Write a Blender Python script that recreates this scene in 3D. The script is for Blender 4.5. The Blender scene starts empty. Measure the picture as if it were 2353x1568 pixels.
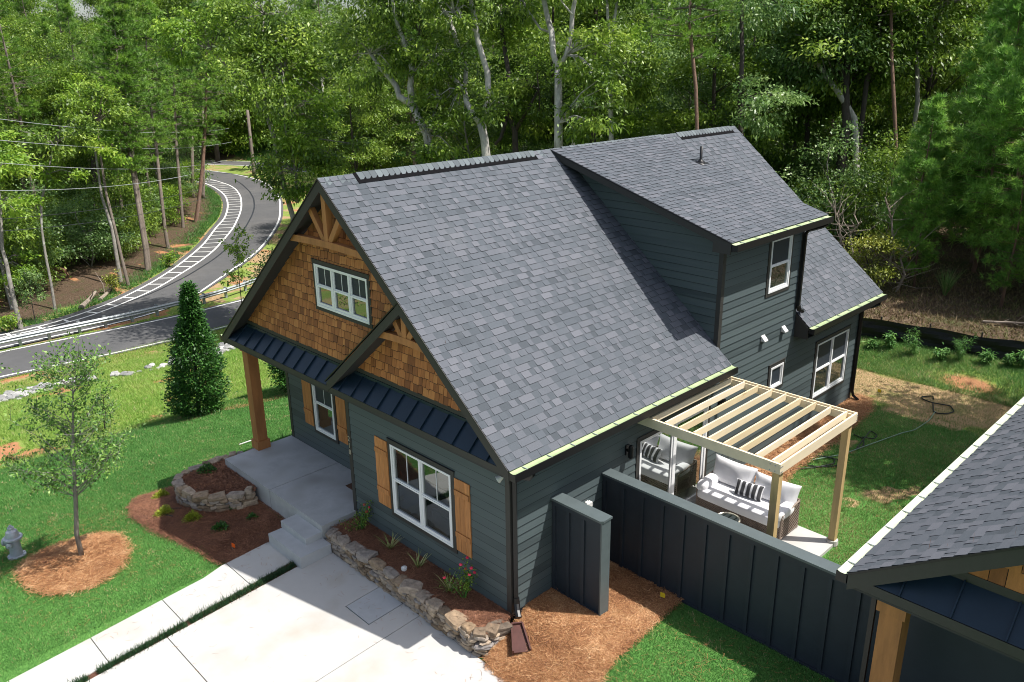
import bpy, math, random
import numpy as np
from mathutils import Matrix, Vector
R_ = math.radians
sc = bpy.context.scene
# ---------------------------------------------------------------- camera
cd = bpy.data.cameras.new('camera'); cam = bpy.data.objects.new('camera', cd)
sc.collection.objects.link(cam); sc.camera = cam
cam.matrix_world = Matrix.Translation((9.4174, -9.0380, 9.9851)) @ Matrix.Rotation(0.7996, 4, 'Z') @ Matrix.Rotation(1.2366, 4, 'X') @ Matrix.Rotation(-0.0146, 4, 'Z')
cd.sensor_width = 36; cd.lens = 36*1896.2/2353; cd.clip_start = .1; cd.clip_end = 2000
# ---------------------------------------------------------------- sky and sun
SUNV = Vector((.455, .345, 1.0)).normalized()
w = bpy.data.worlds.new('World'); sc.world = w; w.use_nodes = True
nt = w.node_tree; bg = nt.nodes['Background']; sk = nt.nodes.new('ShaderNodeTexSky')
sk.sky_type = 'NISHITA'; sk.sun_disc = False; sk.sun_elevation = math.asin(SUNV.z)
sk.sun_rotation = math.atan2(SUNV.x, SUNV.y); sk.air_density = 1.0; sk.dust_density = 2.2; sk.ozone_density = 1.0
hs_ = nt.nodes.new('ShaderNodeHueSaturation'); hs_.inputs['Saturation'].default_value = .68; nt.links.new(sk.outputs[0], hs_.inputs['Color']); nt.links.new(hs_.outputs[0], bg.inputs[0]); bg.inputs[1].default_value = .132
sl = bpy.data.lights.new('sun', 'SUN'); so = bpy.data.objects.new('sun', sl); sc.collection.objects.link(so)
sl.energy = 4.9; sl.angle = R_(.55); sl.color = (1, .955, .89)
so.rotation_euler = SUNV.to_track_quat('Z', 'Y').to_euler()
sc.view_settings.view_transform = 'Standard'; sc.view_settings.look = 'None'
sc.view_settings.exposure = .42; sc.view_settings.gamma = 1
sc.render.engine = 'CYCLES'; sc.cycles.filter_width = 1.0; sc.cycles.use_denoising = True
sc.cycles.max_bounces = 7; sc.cycles.diffuse_bounces = 3; sc.cycles.glossy_bounces = 3
sc.cycles.transmission_bounces = 3; sc.cycles.transparent_max_bounces = 8
sc.cycles.caustics_reflective = False; sc.cycles.caustics_refractive = False
sc.cycles.sample_clamp_indirect = 6
col = sc.collection
rng = np.random.default_rng(7); random.seed(7)

# ---------------------------------------------------------------- terrain heights
def sst(a, b, x):
    t = np.clip((np.asarray(x, float)-a)/(b-a), 0, 1); return t*t*(3-2*t)
def hz(x, y):
    x = np.asarray(x, float); y = np.asarray(y, float)
    f = np.where(y < -.9, -.47+.05*np.clip(y+.9, -12, 0), -.47+.42*np.clip((y+.9)/1.2, 0, 1))
    f = f+.55*sst(16.3, 19.2, y)+.02*np.clip(y-20, 0, 200)
    s = np.clip(-x-9, 0, 28); zl = -.5-.1964*s-.35*np.exp(-((x+21.5)/1.6)**2)
    zl = zl+.035*np.clip(-x-75, 0, 200)
    t = sst(6.2, 9.5, -x)
    return (1-t)*f+t*zl
def H(x, y): return float(hz(x, y))

# ---------------------------------------------------------------- materials
def hexc(s):
    s = s.lstrip('#'); c = [int(s[i:i+2], 16)/255 for i in (0, 2, 4)]
    return tuple((v/12.92 if v <= .04045 else ((v+.055)/1.055)**2.4) for v in c)+(1,)
def c4(c): return tuple(c)+(1,) if len(c) == 3 else c
def mat(name, cols, rough=.6, nscale=0, namt=0, bump=0, bscale=40, bdist=.01, metal=0, spec=.5, attr='rnd', trans=0, stretch=None, coat=0, mottle=None):
    m = bpy.data.materials.new(name); m.use_nodes = True; n = m.node_tree.nodes; l = m.node_tree.links
    p = n['Principled BSDF']; p.inputs['Roughness'].default_value = rough; p.inputs['Metallic'].default_value = metal
    p.inputs['Specular IOR Level'].default_value = spec; p.inputs['Coat Weight'].default_value = coat
    tc = n.new('ShaderNodeTexCoord'); vec = tc.outputs['Object']
    if stretch:
        mp = n.new('ShaderNodeMapping'); mp.inputs['Scale'].default_value = stretch; l.new(vec, mp.inputs[0]); vec = mp.outputs[0]
    if len(cols) > 1:
        at = n.new('ShaderNodeAttribute'); at.attribute_name = attr
        r = n.new('ShaderNodeValToRGB'); l.new(at.outputs['Fac'], r.inputs[0])
        e = r.color_ramp.elements
        while len(e) < len(cols): e.new(.5)
        for i, c in enumerate(cols): e[i].position = i/(len(cols)-1); e[i].color = c4(c)
        cout = r.outputs[0]
    else:
        rg = n.new('ShaderNodeRGB'); rg.outputs[0].default_value = c4(cols[0]); cout = rg.outputs[0]
    if mottle:   # (scale, colour, threshold lo, hi)
        ns = n.new('ShaderNodeTexNoise'); ns.inputs['Scale'].default_value = mottle[0]; ns.inputs['Detail'].default_value = 6
        l.new(vec, ns.inputs['Vector']); mr = n.new('ShaderNodeMapRange')
        mr.inputs[1].default_value = mottle[2]; mr.inputs[2].default_value = mottle[3]; l.new(ns.outputs[0], mr.inputs[0])
        mx = n.new('ShaderNodeMix'); mx.data_type = 'RGBA'; l.new(mr.outputs[0], mx.inputs[0]); l.new(cout, mx.inputs[6]); mx.inputs[7].default_value = c4(mottle[1]); cout = mx.outputs[2]
    if namt:
        ns = n.new('ShaderNodeTexNoise'); ns.inputs['Scale'].default_value = nscale; ns.inputs['Detail'].default_value = 5
        ns.inputs['Roughness'].default_value = .65; l.new(vec, ns.inputs['Vector'])
        mr = n.new('ShaderNodeMapRange'); mr.inputs[1].default_value = .25; mr.inputs[2].default_value = .75
        mr.inputs[3].default_value = 1-namt; mr.inputs[4].default_value = 1+namt; l.new(ns.outputs[0], mr.inputs[0])
        mx = n.new('ShaderNodeVectorMath'); mx.operation = 'SCALE'; l.new(cout, mx.inputs[0]); l.new(mr.outputs[0], mx.inputs['Scale']); cout = mx.outputs[0]
    l.new(cout, p.inputs['Base Color'])
    if bump:
        nb = n.new('ShaderNodeTexNoise'); nb.inputs['Scale'].default_value = bscale; nb.inputs['Detail'].default_value = 6; l.new(vec, nb.inputs['Vector'])
        b = n.new('ShaderNodeBump'); b.inputs['Strength'].default_value = bump; b.inputs['Distance'].default_value = bdist
        l.new(nb.outputs[0], b.inputs['Height']); l.new(b.outputs[0], p.inputs['Normal'])
    if trans:
        tr = n.new('ShaderNodeBsdfTranslucent'); l.new(cout, tr.inputs[0]); ms = n.new('ShaderNodeMixShader'); ms.inputs[0].default_value = trans
        l.new(p.outputs[0], ms.inputs[1]); l.new(tr.outputs[0], ms.inputs[2]); l.new(ms.outputs[0], n['Material Output'].inputs[0])
    return m
def glass(name, see, refl, tint=(.75, .85, .8), dark=(.012, .016, .016)):
    m = bpy.data.materials.new(name); m.use_nodes = True; n = m.node_tree.nodes; l = m.node_tree.links
    p = n['Principled BSDF']; p.inputs['Base Color'].default_value = c4(dark); p.inputs['Roughness'].default_value = .9; p.inputs['Specular IOR Level'].default_value = 0
    g = n.new('ShaderNodeBsdfGlossy'); g.inputs['Roughness'].default_value = .015; g.inputs['Color'].default_value = (.92, .97, .95, 1)
    t = n.new('ShaderNodeBsdfTransparent'); t.inputs[0].default_value = c4(tint)
    a = n.new('ShaderNodeMixShader'); a.inputs[0].default_value = see; l.new(p.outputs[0], a.inputs[1]); l.new(t.outputs[0], a.inputs[2])
    fr = n.new('ShaderNodeLayerWeight'); fr.inputs[0].default_value = .35
    mr = n.new('ShaderNodeMapRange'); mr.inputs[3].default_value = refl; mr.inputs[4].default_value = 1; l.new(fr.outputs['Fresnel'], mr.inputs[0])
    tc = n.new('ShaderNodeTexCoord'); ns = n.new('ShaderNodeTexNoise'); ns.inputs['Scale'].default_value = 1.1; l.new(tc.outputs['Object'], ns.inputs['Vector'])
    b = n.new('ShaderNodeBump'); b.inputs['Strength'].default_value = .05; b.inputs['Distance'].default_value = .05; l.new(ns.outputs[0], b.inputs['Height']); l.new(b.outputs[0], g.inputs['Normal'])
    s = n.new('ShaderNodeMixShader'); l.new(mr.outputs[0], s.inputs[0]); l.new(a.outputs[0], s.inputs[1]); l.new(g.outputs[0], s.inputs[2])
    l.new(s.outputs[0], n['Material Output'].inputs[0]); return m

MT = {}
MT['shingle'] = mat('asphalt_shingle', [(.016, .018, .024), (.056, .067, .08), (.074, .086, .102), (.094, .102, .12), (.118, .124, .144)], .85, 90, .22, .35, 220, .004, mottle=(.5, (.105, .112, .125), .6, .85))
MT['shingle_cap'] = mat('ridge_shingle', [(.075, .09, .10), (.13, .155, .165)], .85, 90, .2, .3, 200, .004)
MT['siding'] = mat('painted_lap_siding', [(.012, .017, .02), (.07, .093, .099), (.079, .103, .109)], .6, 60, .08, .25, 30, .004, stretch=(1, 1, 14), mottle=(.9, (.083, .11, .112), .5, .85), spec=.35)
MT['panel'] = mat('painted_panel', [(.024, .032, .043), (.028, .037, .049)], .55, 3, .12, .1, 60, .002, mottle=(2.3, (.036, .046, .055), .62, .9), spec=.35)
MT['trim'] = mat('dark_trim_paint', [(.032, .031, .029)], .6, 12, .1, .1, 50, .002)
MT['capboard'] = mat('fence_cap_paint', [(.085, .108, .112)], .5, 4, .12)
MT['soffit'] = mat('soffit_paint', [(.03, .03, .032)], .7)
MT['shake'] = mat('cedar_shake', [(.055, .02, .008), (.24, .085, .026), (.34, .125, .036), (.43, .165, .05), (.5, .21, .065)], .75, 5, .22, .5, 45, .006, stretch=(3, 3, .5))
MT['timber'] = mat('stained_cedar_timber', [(.34, .14, .045), (.42, .18, .06)], .7, 3, .3, .3, 30, .005, stretch=(2, 2, .35), mottle=(3, (.2, .075, .03), .62, .8))
MT['shutter'] = mat('stained_shutter_boards', [(.40, .165, .05), (.5, .215, .07)], .65, 6, .28, .25, 40, .004, stretch=(3, 3, .35), mottle=(7, (.2, .08, .03), .66, .74))
MT['pine'] = mat('raw_pine_lumber', [(.66, .53, .33), (.74, .62, .42), (.8, .69, .5)], .6, 3.5, .12, .15, 30, .003, stretch=(1, .3, 1), mottle=(5, (.44, .28, .13), .68, .76))
MT['pinepost'] = mat('raw_pine_post', [(.5, .35, .16), (.58, .42, .2)], .6, 5, .2, .15, 30, .003, stretch=(2, 2, .3), mottle=(4, (.25, .14, .06), .7, .78))
MT['navy'] = mat('navy_standing_seam_metal', [(.01, .026, .046)], .4, 2, .15, metal=.2)
MT['black'] = mat('black_metal', [(.008, .008, .009)], .42, spec=.4)
MT['ventblack'] = mat('ridge_vent_plastic', [(.006, .006, .007)], .95, spec=.1)
MT['gutin'] = mat('pale_gutter_lining', [(.36, .45, .24)], .5, 3, .15, mottle=(1.5, (.46, .53, .34), .5, .8))
MT['gutin2'] = mat('pale_gutter_lining_cream', [(.56, .62, .44)], .4, 3, .12)
MT['white'] = mat('white_vinyl', [(.78, .79, .8)], .35, 5, .03)
MT['concrete'] = mat('pale_concrete', [(.455, .447, .428), (.495, .488, .468)], .85, 1.2, .06, .25, 120, .003, mottle=(.9, (.40, .36, .30), .52, .82))
MT['porch'] = mat('porch_concrete', [(.43, .44, .44)], .8, 2.2, .16, .2, 90, .003, mottle=(1.1, (.26, .255, .24), .5, .75))
MT['newslab'] = mat('smooth_new_concrete', [(.44, .455, .465)], .6, 3, .1)
MT['asphalt'] = mat('asphalt', [(.09, .09, .092)], .9, .9, .12, .3, 60, .006, mottle=(.22, (.13, .125, .12), .45, .8))
MT['paint'] = mat('road_paint', [(.72, .72, .7)], .7, 5, .08)
MT['steel'] = mat('galvanised_steel', [(.34, .37, .38)], .5, 3, .15, metal=.3)
MT['stone'] = mat('fieldstone', [(.13, .10, .075), (.26, .18, .11), (.34, .27, .2), (.23, .21, .2), (.42, .32, .22)], .85, 9, .45, .6, 22, .02)
MT['riprap'] = mat('grey_riprap', [(.2, .2, .2), (.34, .34, .33), (.5, .49, .47)], .85, 5, .2, .4, 15, .02)
MT['straw'] = mat('pine_straw', [(.14, .05, .02), (.29, .12, .046), (.43, .2, .08), (.57, .31, .14), (.74, .48, .26)], .7)
MT['darkstraw'] = mat('dark_mulch', [(.1, .04, .022), (.17, .07, .038), (.26, .115, .06), (.38, .18, .1)], .75)
MT['strawbed'] = mat('pine_straw_bed', [(.3, .135, .068)], .9, 30, .4, .8, 60, .02, mottle=(12, (.48, .26, .14), .45, .75))
MT['darkbed'] = mat('dark_mulch_bed', [(.12, .05, .03)], .9, 40, .5, .8, 70, .02, mottle=(25, (.2, .09, .05), .55, .8))
MT['blade'] = mat('grass_blades', [(.045, .15, .032), (.085, .23, .052), (.14, .31, .075), (.24, .38, .11), (.6, .47, .27)], .6, trans=.3)
MT['meadow'] = mat('meadow_blades', [(.1, .25, .04), (.18, .37, .055), (.28, .45, .08), (.42, .48, .14), (.6, .5, .3)], .7, trans=.3)
MT['weed'] = mat('tall_weed', [(.05, .16, .03), (.1, .26, .05), (.18, .34, .07)], .6, trans=.3)
MT['leafA'] = mat('broad_leaves', [(.034, .075, .01), (.09, .17, .018), (.2, .325, .034), (.4, .52, .085)], .45, trans=.36, spec=.5)
MT['leafB'] = mat('broad_leaves_yellow_green', [(.07, .16, .014), (.15, .29, .024), (.28, .45, .04), (.42, .55, .08)], .5, trans=.4)
MT['leafC'] = mat('broad_leaves_grey_green', [(.04, .1, .026), (.1, .2, .05), (.2, .33, .085), (.35, .49, .17)], .42, trans=.34, spec=.55)
MT['leafY'] = mat('yellow_leaves', [(.1, .14, .015), (.22, .26, .03), (.36, .36, .05)], .5, trans=.3)
MT['needle'] = mat('pine_needles', [(.05, .13, .02), (.1, .22, .03), (.2, .37, .045), (.34, .5, .07)], .5, trans=.32)
MT['needleB'] = mat('young_pine_needles', [(.06, .17, .028), (.15, .33, .055), (.28, .52, .085), (.48, .68, .14)], .5, trans=.45)
MT['holly'] = mat('holly_leaves', [(.016, .055, .012), (.04, .13, .022), (.1, .26, .04)], .5, trans=.24, spec=.4)
MT['barkpale'] = mat('pale_grey_bark', [(.34, .32, .29), (.5, .48, .44)], .9, 6, .45, .9, 12, .03, stretch=(1, 1, .3), mottle=(2.2, (.2, .185, .16), .58, .75))
MT['bark'] = mat('grey_bark', [(.17, .155, .135), (.25, .235, .21)], .9, 9, .4, .9, 14, .03, stretch=(1, 1, .3), mottle=(3, (.36, .37, .33), .58, .75))
MT['barkdark'] = mat('dark_bark', [(.055, .045, .038)], .9, 9, .4, .8, 14, .03, stretch=(1, 1, .3))
MT['barkred'] = mat('red_brown_bark', [(.17, .1, .07)], .9, 8, .35, .8, 14, .03, stretch=(1, 1, .3), mottle=(2, (.22, .15, .12), .5, .8))
MT['barkpine'] = mat('grey_brown_pine_bark', [(.16, .13, .105)], .9, 8, .35, .8, 14, .03, stretch=(1, 1, .3), mottle=(2, (.25, .21, .18), .5, .8))
MT['dead'] = mat('dead_wood', [(.24, .19, .15), (.32, .27, .22)], .9, 8, .3)
MT['hyd'] = mat('silver_hydrant_paint', [(.42, .45, .5)], .42, 6, .2, .2, 40, .004, metal=.25)
MT['orange'] = mat('orange_flag', [(.85, .13, .01)], .6)
MT['yellow'] = mat('yellow_flag', [(.75, .55, .02)], .6)
MT['rose'] = mat('rose_petals', [(.62, .01, .05), (.8, .05, .12)], .5)
MT['rubber'] = mat('black_rubber', [(.012, .014, .014)], .45)
MT['greenhose'] = mat('pale_hose', [(.2, .3, .22)], .4)
MT['splash'] = mat('brown_plastic', [(.085, .035, .03)], .45, 4, .3)
MT['wicker'] = mat('brown_wicker', [(.2, .15, .12), (.34, .27, .22)], .7, 30, .3)
MT['cushion'] = mat('white_cushion_fabric', [(.76, .76, .78)], .85, 300, .03, .15, 8, .02)
MT['stripe'] = mat('charcoal_fabric', [(.045, .045, .05)], .85)
MT['matbrown'] = mat('coir_mat', [(.1, .05, .03)], .95, 60, .3)
MT['cream'] = mat('pale_plastic', [(.7, .7, .68)], .5)
MT['greyp'] = mat('grey_plastic', [(.28, .31, .32)], .5)
MT['fabricblack'] = mat('black_silt_fabric', [(.006, .007, .01)], .6, 4, .3, .4, 6, .05)
MT['cable'] = mat('cable_grey', [(.42, .44, .46)], .4)
MT['cabledark'] = mat('cable_black', [(.03, .032, .04)], .5)
MT['deer'] = mat('deer_coat', [(.17, .095, .05)], .85, 12, .2)
MT['deerwhite'] = mat('deer_belly', [(.5, .42, .36)], .85)
MT['inwall'] = mat('room_wall_paint', [(.3, .31, .3)], .9)
MT['infloor'] = mat('room_floor', [(.14, .1, .07)], .6)
MT['quilt'] = mat('grey_striped_quilt', [(.1, .12, .13), (.22, .25, .26)], .9)
MT['brass'] = mat('number_metal', [(.55, .52, .42)], .35, metal=.5)
MT['glass_main'] = glass('window_glass', .55, .13)
MT['glass_dark'] = glass('dark_window_glass', .0, .2, dark=(.02, .03, .025))
MT['glass_gable'] = glass('gable_window_glass', .0, .16, dark=(.04, .042, .035))
MT['glass_door'] = glass('sliding_door_glass', .0, .5, dark=(.02, .025, .015))
MT['tableglass'] = glass('table_glass', .6, .3)

# ---------------------------------------------------------------- mesh building
class MB:
    def __init__(s): s.v = []; s.f = []; s.r = []; s.st = []
    def face(s, pts, r=.5):
        i = len(s.v); s.v += [tuple(p) for p in pts]; s.f.append(tuple(range(i, i+len(pts)))); s.r.append(r)
    def addm(s, V, F, r=.5):
        i = len(s.v); s.st.append((i, len(s.f))); s.v += [tuple(p) for p in V]
        for f in F: s.f.append(tuple(a+i for a in f)); s.r.append(r)
    def box(s, x0, y0, z0, x1, y1, z1, r=.5):
        s.obox((x0, y0, z0), (x1-x0, 0, 0), (0, y1-y0, 0), (0, 0, z1-z0), r); return s
    def obox(s, o, a, b, c, r=.5):
        o, a, b, c = map(Vector, (o, a, b, c))
        if a.cross(b).dot(c) < 0: a, b = b, a
        V = [o, o+a, o+a+b, o+b, o+c, o+a+c, o+a+b+c, o+b+c]
        s.addm(V, [(0, 3, 2, 1), (4, 5, 6, 7), (0, 1, 5, 4), (1, 2, 6, 5), (2, 3, 7, 6), (3, 0, 4, 7)], r); return s
    def beam(s, p, q, wd, dp, side=(0, 1, 0), r=.5):
        p, q = Vector(p), Vector(q); d = (q-p); sd = Vector(side).normalized(); u = d.cross(sd).normalized()
        s.obox(p-sd*wd/2-u*dp/2, d, sd*wd, u*dp, r); return s
    def tube(s, pts, rad, n=8, r=.5, caps=True):
        pts = [Vector(p) for p in pts]; k = len(pts); rad = [rad]*k if not hasattr(rad, '__len__') else rad
        i0 = len(s.v); nrm = None
        for i, p in enumerate(pts):
            t = (pts[min(i+1, k-1)]-pts[max(i-1, 0)]).normalized()
            if nrm is None: nrm = t.orthogonal().normalized()
            else:
                nrm = nrm-t*nrm.dot(t)
                nrm = nrm.normalized() if nrm.length > 1e-6 else t.orthogonal().normalized()
            b = t.cross(nrm)
            for j in range(n):
                a = 2*math.pi*j/n; s.v.append(tuple(p+(nrm*math.cos(a)+b*math.sin(a))*rad[i]))
        for i in range(k-1):
            for j in range(n):
                a = i0+i*n+j; b2 = i0+i*n+(j+1) % n; s.f.append((a, b2, b2+n, a+n)); s.r.append(r)
        if caps:
            s.f.append(tuple(i0+j for j in reversed(range(n)))); s.r.append(r)
            s.f.append(tuple(i0+(k-1)*n+j for j in range(n))); s.r.append(r)
        return s
    def lathe(s, prof, c=(0, 0, 0), n=20, r=.5, axis=None):
        c = Vector(c); ax = Vector(axis).normalized() if axis else Vector((0, 0, 1)); u = ax.orthogonal().normalized(); w2 = ax.cross(u); i0 = len(s.v)
        for (rr, z) in prof:
            for j in range(n):
                a = 2*math.pi*j/n; s.v.append(tuple(c+ax*z+(u*math.cos(a)+w2*math.sin(a))*rr))
        for i in range(len(prof)-1):
            for j in range(n):
                a = i0+i*n+j; b = i0+i*n+(j+1) % n; s.f.append((a, b, b+n, a+n)); s.r.append(r)
        s.f.append(tuple(i0+j for j in reversed(range(n)))); s.r.append(r)
        s.f.append(tuple(i0+(len(prof)-1)*n+j for j in range(n))); s.r.append(r); return s
    def superq(s, c, size, rot=0, e=.35, noise=.1, seed=0, r=.5, nu=12, nv=8, tilt=0):
        g = np.random.default_rng(seed); ph = g.uniform(0, 6.28, 6); i0 = len(s.v); cr, sr = math.cos(rot), math.sin(rot); ct, st = math.cos(tilt), math.sin(tilt)
        def pw(x): return math.copysign(abs(x)**e, x)
        for i in range(nv+1):
            ph1 = -math.pi/2+math.pi*i/nv
            for j in range(nu):
                th = 2*math.pi*j/nu
                x = pw(math.cos(ph1))*pw(math.cos(th)); y = pw(math.cos(ph1))*pw(math.sin(th)); z = pw(math.sin(ph1))
                k = 1+noise*(math.sin(3*th+ph[0])*.5+math.sin(2*th+ph[1]+ph1*2)*.6+math.sin(5*th+ph[2]+3*ph1)*.35)*math.cos(ph1)
                z2 = z*(1+noise*math.sin(2*th+ph[3])*.8)
                x, y, z = x*size[0]/2*k, y*size[1]/2*k, z2*size[2]/2
                x, z = x*ct-z*st, x*st+z*ct
                s.v.append((c[0]+x*cr-y*sr, c[1]+x*sr+y*cr, c[2]+z))
        for i in range(nv):
            for j in range(nu):
                a = i0+i*nu+j; b = i0+i*nu+(j+1) % nu; s.f.append((a, b, b+nu, a+nu)); s.r.append(r)
        return s
    def split(s, name, m, parent=None):
        out = []
        for k, (iv, jf) in enumerate(s.st):
            ev, ef = s.st[k+1] if k+1 < len(s.st) else (len(s.v), len(s.f))
            q = MB(); q.v = s.v[iv:ev]; q.f = [tuple(a-iv for a in f) for f in s.f[jf:ef]]; q.r = s.r[jf:ef]; out.append(q.build(name, m, parent))
        return out
    def build(s, name, m, parent=None, smooth=False):
        me = bpy.data.meshes.new(name); off = Vector((0, 0, 0)); p = parent
        while p is not None: off += p.location; p = p.parent
        me.from_pydata([(a-off.x, b-off.y, c-off.z) for a, b, c in s.v], [], s.f)
        at = me.attributes.new('rnd', 'FLOAT', 'FACE'); at.data.foreach_set('value', s.r)
        if smooth: me.polygons.foreach_set('use_smooth', [True]*len(s.f))
        me.materials.append(m); o = bpy.data.objects.new(name, me); col.objects.link(o)
        if parent is not None: o.parent = parent
        return o
def npmesh(name, V, F, rnd, m, parent=None, smooth=False):
    me = bpy.data.meshes.new(name); V = np.asarray(V, np.float32).reshape(-1, 3); F = np.asarray(F, np.int32); nf, k = F.shape
    off = Vector((0, 0, 0)); p = parent
    while p is not None: off += p.location; p = p.parent
    V = V-np.array(off, np.float32)
    me.vertices.add(len(V)); me.vertices.foreach_set('co', V.ravel()); me.loops.add(nf*k); me.loops.foreach_set('vertex_index', F.ravel())
    me.polygons.add(nf); me.polygons.foreach_set('loop_start', np.arange(nf, dtype=np.int32)*k)
    at = me.attributes.new('rnd', 'FLOAT', 'FACE'); at.data.foreach_set('value', np.asarray(rnd, np.float32))
    me.update(calc_edges=True); me.validate()
    if smooth: me.polygons.foreach_set('use_smooth', [True]*nf)
    me.materials.append(m); o = bpy.data.objects.new(name, me); col.objects.link(o)
    if parent is not None: o.parent = parent
    return o
def tag(o, label, cat, group=None, kind=None):
    o['label'] = label; o['category'] = cat
    if group: o['group'] = group
    if kind: o['kind'] = kind
    return o
def struct(o): o['kind'] = 'structure'; return o
def thing(name, label, cat, loc, group=None):
    o = bpy.data.objects.new(name, None); o.location = loc; o.empty_display_size = .2; col.objects.link(o)
    return tag(o, label, cat, group)
def clone(root, name=None):
    r = root.copy(); col.objects.link(r)
    for ch in [o for o in root.children]:
        c = ch.copy(); col.objects.link(c); c.parent = r
        for g in ch.children:
            d = g.copy(); col.objects.link(d); d.parent = c
    return r
def clip(poly, conv):
    out = list(poly); n = len(conv)
    for i in range(n):
        a, b = conv[i], conv[(i+1) % n]; res = []
        def side(p): return (b[0]-a[0])*(p[1]-a[1])-(b[1]-a[1])*(p[0]-a[0])
        for j in range(len(out)):
            p, q = out[j], out[(j+1) % len(out)]; sp, sq = side(p), side(q)
            if sp >= -1e-9: res.append(p)
            if (sp > 1e-9 and sq < -1e-9) or (sp < -1e-9 and sq > 1e-9):
                t = sp/(sp-sq); res.append((p[0]+(q[0]-p[0])*t, p[1]+(q[1]-p[1])*t))
        out = res
        if len(out) < 3: return []
    return out
def wallfn(P0, U, N):
    P0, U, N = Vector(P0), Vector(U), Vector(N)
    return lambda u, z, o=0: P0+U*u+Vector((0, 0, z))+N*o
def wbox(mb, W, u0, u1, z0, z1, o0, o1, r=.5):
    a = W(u0, z0, o0); mb.obox(a, W(u1, z0, o0)-a, W(u0, z1, o0)-a, W(u0, z0, o1)-a, r)
def courses(W, u0, u1, z0, z1, expo, poly=None, holes=(), ob=.018, ot=.002, tabs=None, seed=1, N=None):
    """lap boards or shingle tabs on a wall, clipped to a convex outline and around openings"""
    g = np.random.default_rng(seed); mb = MB(); z = z0
    while z < z1-1e-4:
        zt = min(z+expo, z1); u = u0-(g.uniform(0, .1) if tabs else 0)
        segs = []
        if tabs:
            while u < u1:
                wdt = g.uniform(*tabs); segs.append((max(u, u0), min(u+wdt-.009, u1), g.uniform(-.022, .012), g.random())); u += wdt
        else: segs = [(u0, u1, 0, g.random())]
        for (a, b, jit, r) in segs:
            if b-a < .01: continue
            parts = [(a, b, z+jit, zt+(.02 if tabs else 0))]
            for (ha, hb, hz0, hz1) in holes:
                nx = []
                for (pa, pb, pz, pt) in parts:
                    if pb <= ha or pa >= hb or pt <= hz0 or pz >= hz1: nx.append((pa, pb, pz, pt)); continue
                    if pa < ha: nx.append((pa, ha, pz, pt))
                    if pb > hb: nx.append((hb, pb, pz, pt))
                    if pz < hz0: nx.append((max(pa, ha), min(pb, hb), pz, hz0))
                    if pt > hz1: nx.append((max(pa, ha), min(pb, hb), hz1, pt))
                parts = nx
            for (pa, pb, pz, pt) in parts:
                q = [(pa, pz), (pb, pz), (pb, pt), (pa, pt)]
                if poly: q = clip(q, poly)
                if len(q) < 3: continue
                def off(zz): return ob+(ot-ob)*(zz-z-jit)/(zt-z+.02)
                lo = min(y for x, y in q); edge = .011 if tabs else .008
                if len(q) == 4 and abs(q[0][1]-q[1][1]) < 1e-6 and lo < z+jit+1e-4:   # dark strip paints the shadow line along each butt edge
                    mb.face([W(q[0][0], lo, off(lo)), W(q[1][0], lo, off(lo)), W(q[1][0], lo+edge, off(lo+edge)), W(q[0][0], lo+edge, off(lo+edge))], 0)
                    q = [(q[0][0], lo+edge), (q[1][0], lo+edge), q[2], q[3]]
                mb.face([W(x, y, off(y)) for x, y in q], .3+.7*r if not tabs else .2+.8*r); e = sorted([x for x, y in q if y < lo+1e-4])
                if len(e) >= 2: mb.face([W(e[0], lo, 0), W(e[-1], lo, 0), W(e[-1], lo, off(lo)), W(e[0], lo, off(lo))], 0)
                if tabs and len(q) == 4:
                    for x in (pa, pb): mb.face([W(x, pz, 0), W(x, pz, off(pz)), W(x, pt, off(pt)), W(x, pt, 0)], r*.4)
        z = zt
    return mb
def shingles(P0, U, V, Lu, Lv, expo=.147, poly=None, seed=3, hide=None):
    P0, U, V = Vector(P0), Vector(U).normalized(), Vector(V).normalized(); N = U.cross(V)
    if N.z < 0: N = -N
    g = np.random.default_rng(seed); mb = MB(); v = 0
    while v < Lv-.01:
        vt = min(v+expo, Lv); u = -g.uniform(0, .2); tooth = True; tone = g.normal(0, .05)
        while u < Lu:
            wd = g.choice([.11, .16, .2, .27, .34]) if tooth else g.choice([.09, .14, .18, .24]); a, b = max(u, 0), min(u+wd, Lu); u += wd
            if b-a < .004: tooth = not tooth; continue
            r = float(np.clip((g.normal(.68, .13) if tooth else g.normal(.44, .15))+tone, .22, 1)); h = .016 if tooth else .007
            q = [(a, v), (b, v), (b, vt+.01), (a, vt+.01)]
            if poly: q = clip(q, poly)
            if len(q) >= 3:
                f = lambda x, y: P0+U*x+V*y+N*(h*(1-(y-v)/expo*.8)+.0015)
                mb.face([f(x, y) for x, y in q], r)
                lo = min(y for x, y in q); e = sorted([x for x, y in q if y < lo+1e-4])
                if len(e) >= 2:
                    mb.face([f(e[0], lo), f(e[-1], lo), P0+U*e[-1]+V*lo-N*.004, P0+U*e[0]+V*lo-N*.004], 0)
                if tooth and len(q) == 4 and not poly:
                    for x in (a, b): mb.face([f(x, v), f(x, vt), P0+U*x+V*vt, P0+U*x+V*v], 0)
            tooth = not tooth
        v = vt
    return mb
def slab_along(mb, P0, U, V, Lu, Lv, th, r=.5):
    U, V = Vector(U).normalized(), Vector(V).normalized(); N = U.cross(V)
    if N.z < 0: N = -N
    mb.obox(Vector(P0)-N*th, U*Lu, V*Lv, N*th, r)

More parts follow.
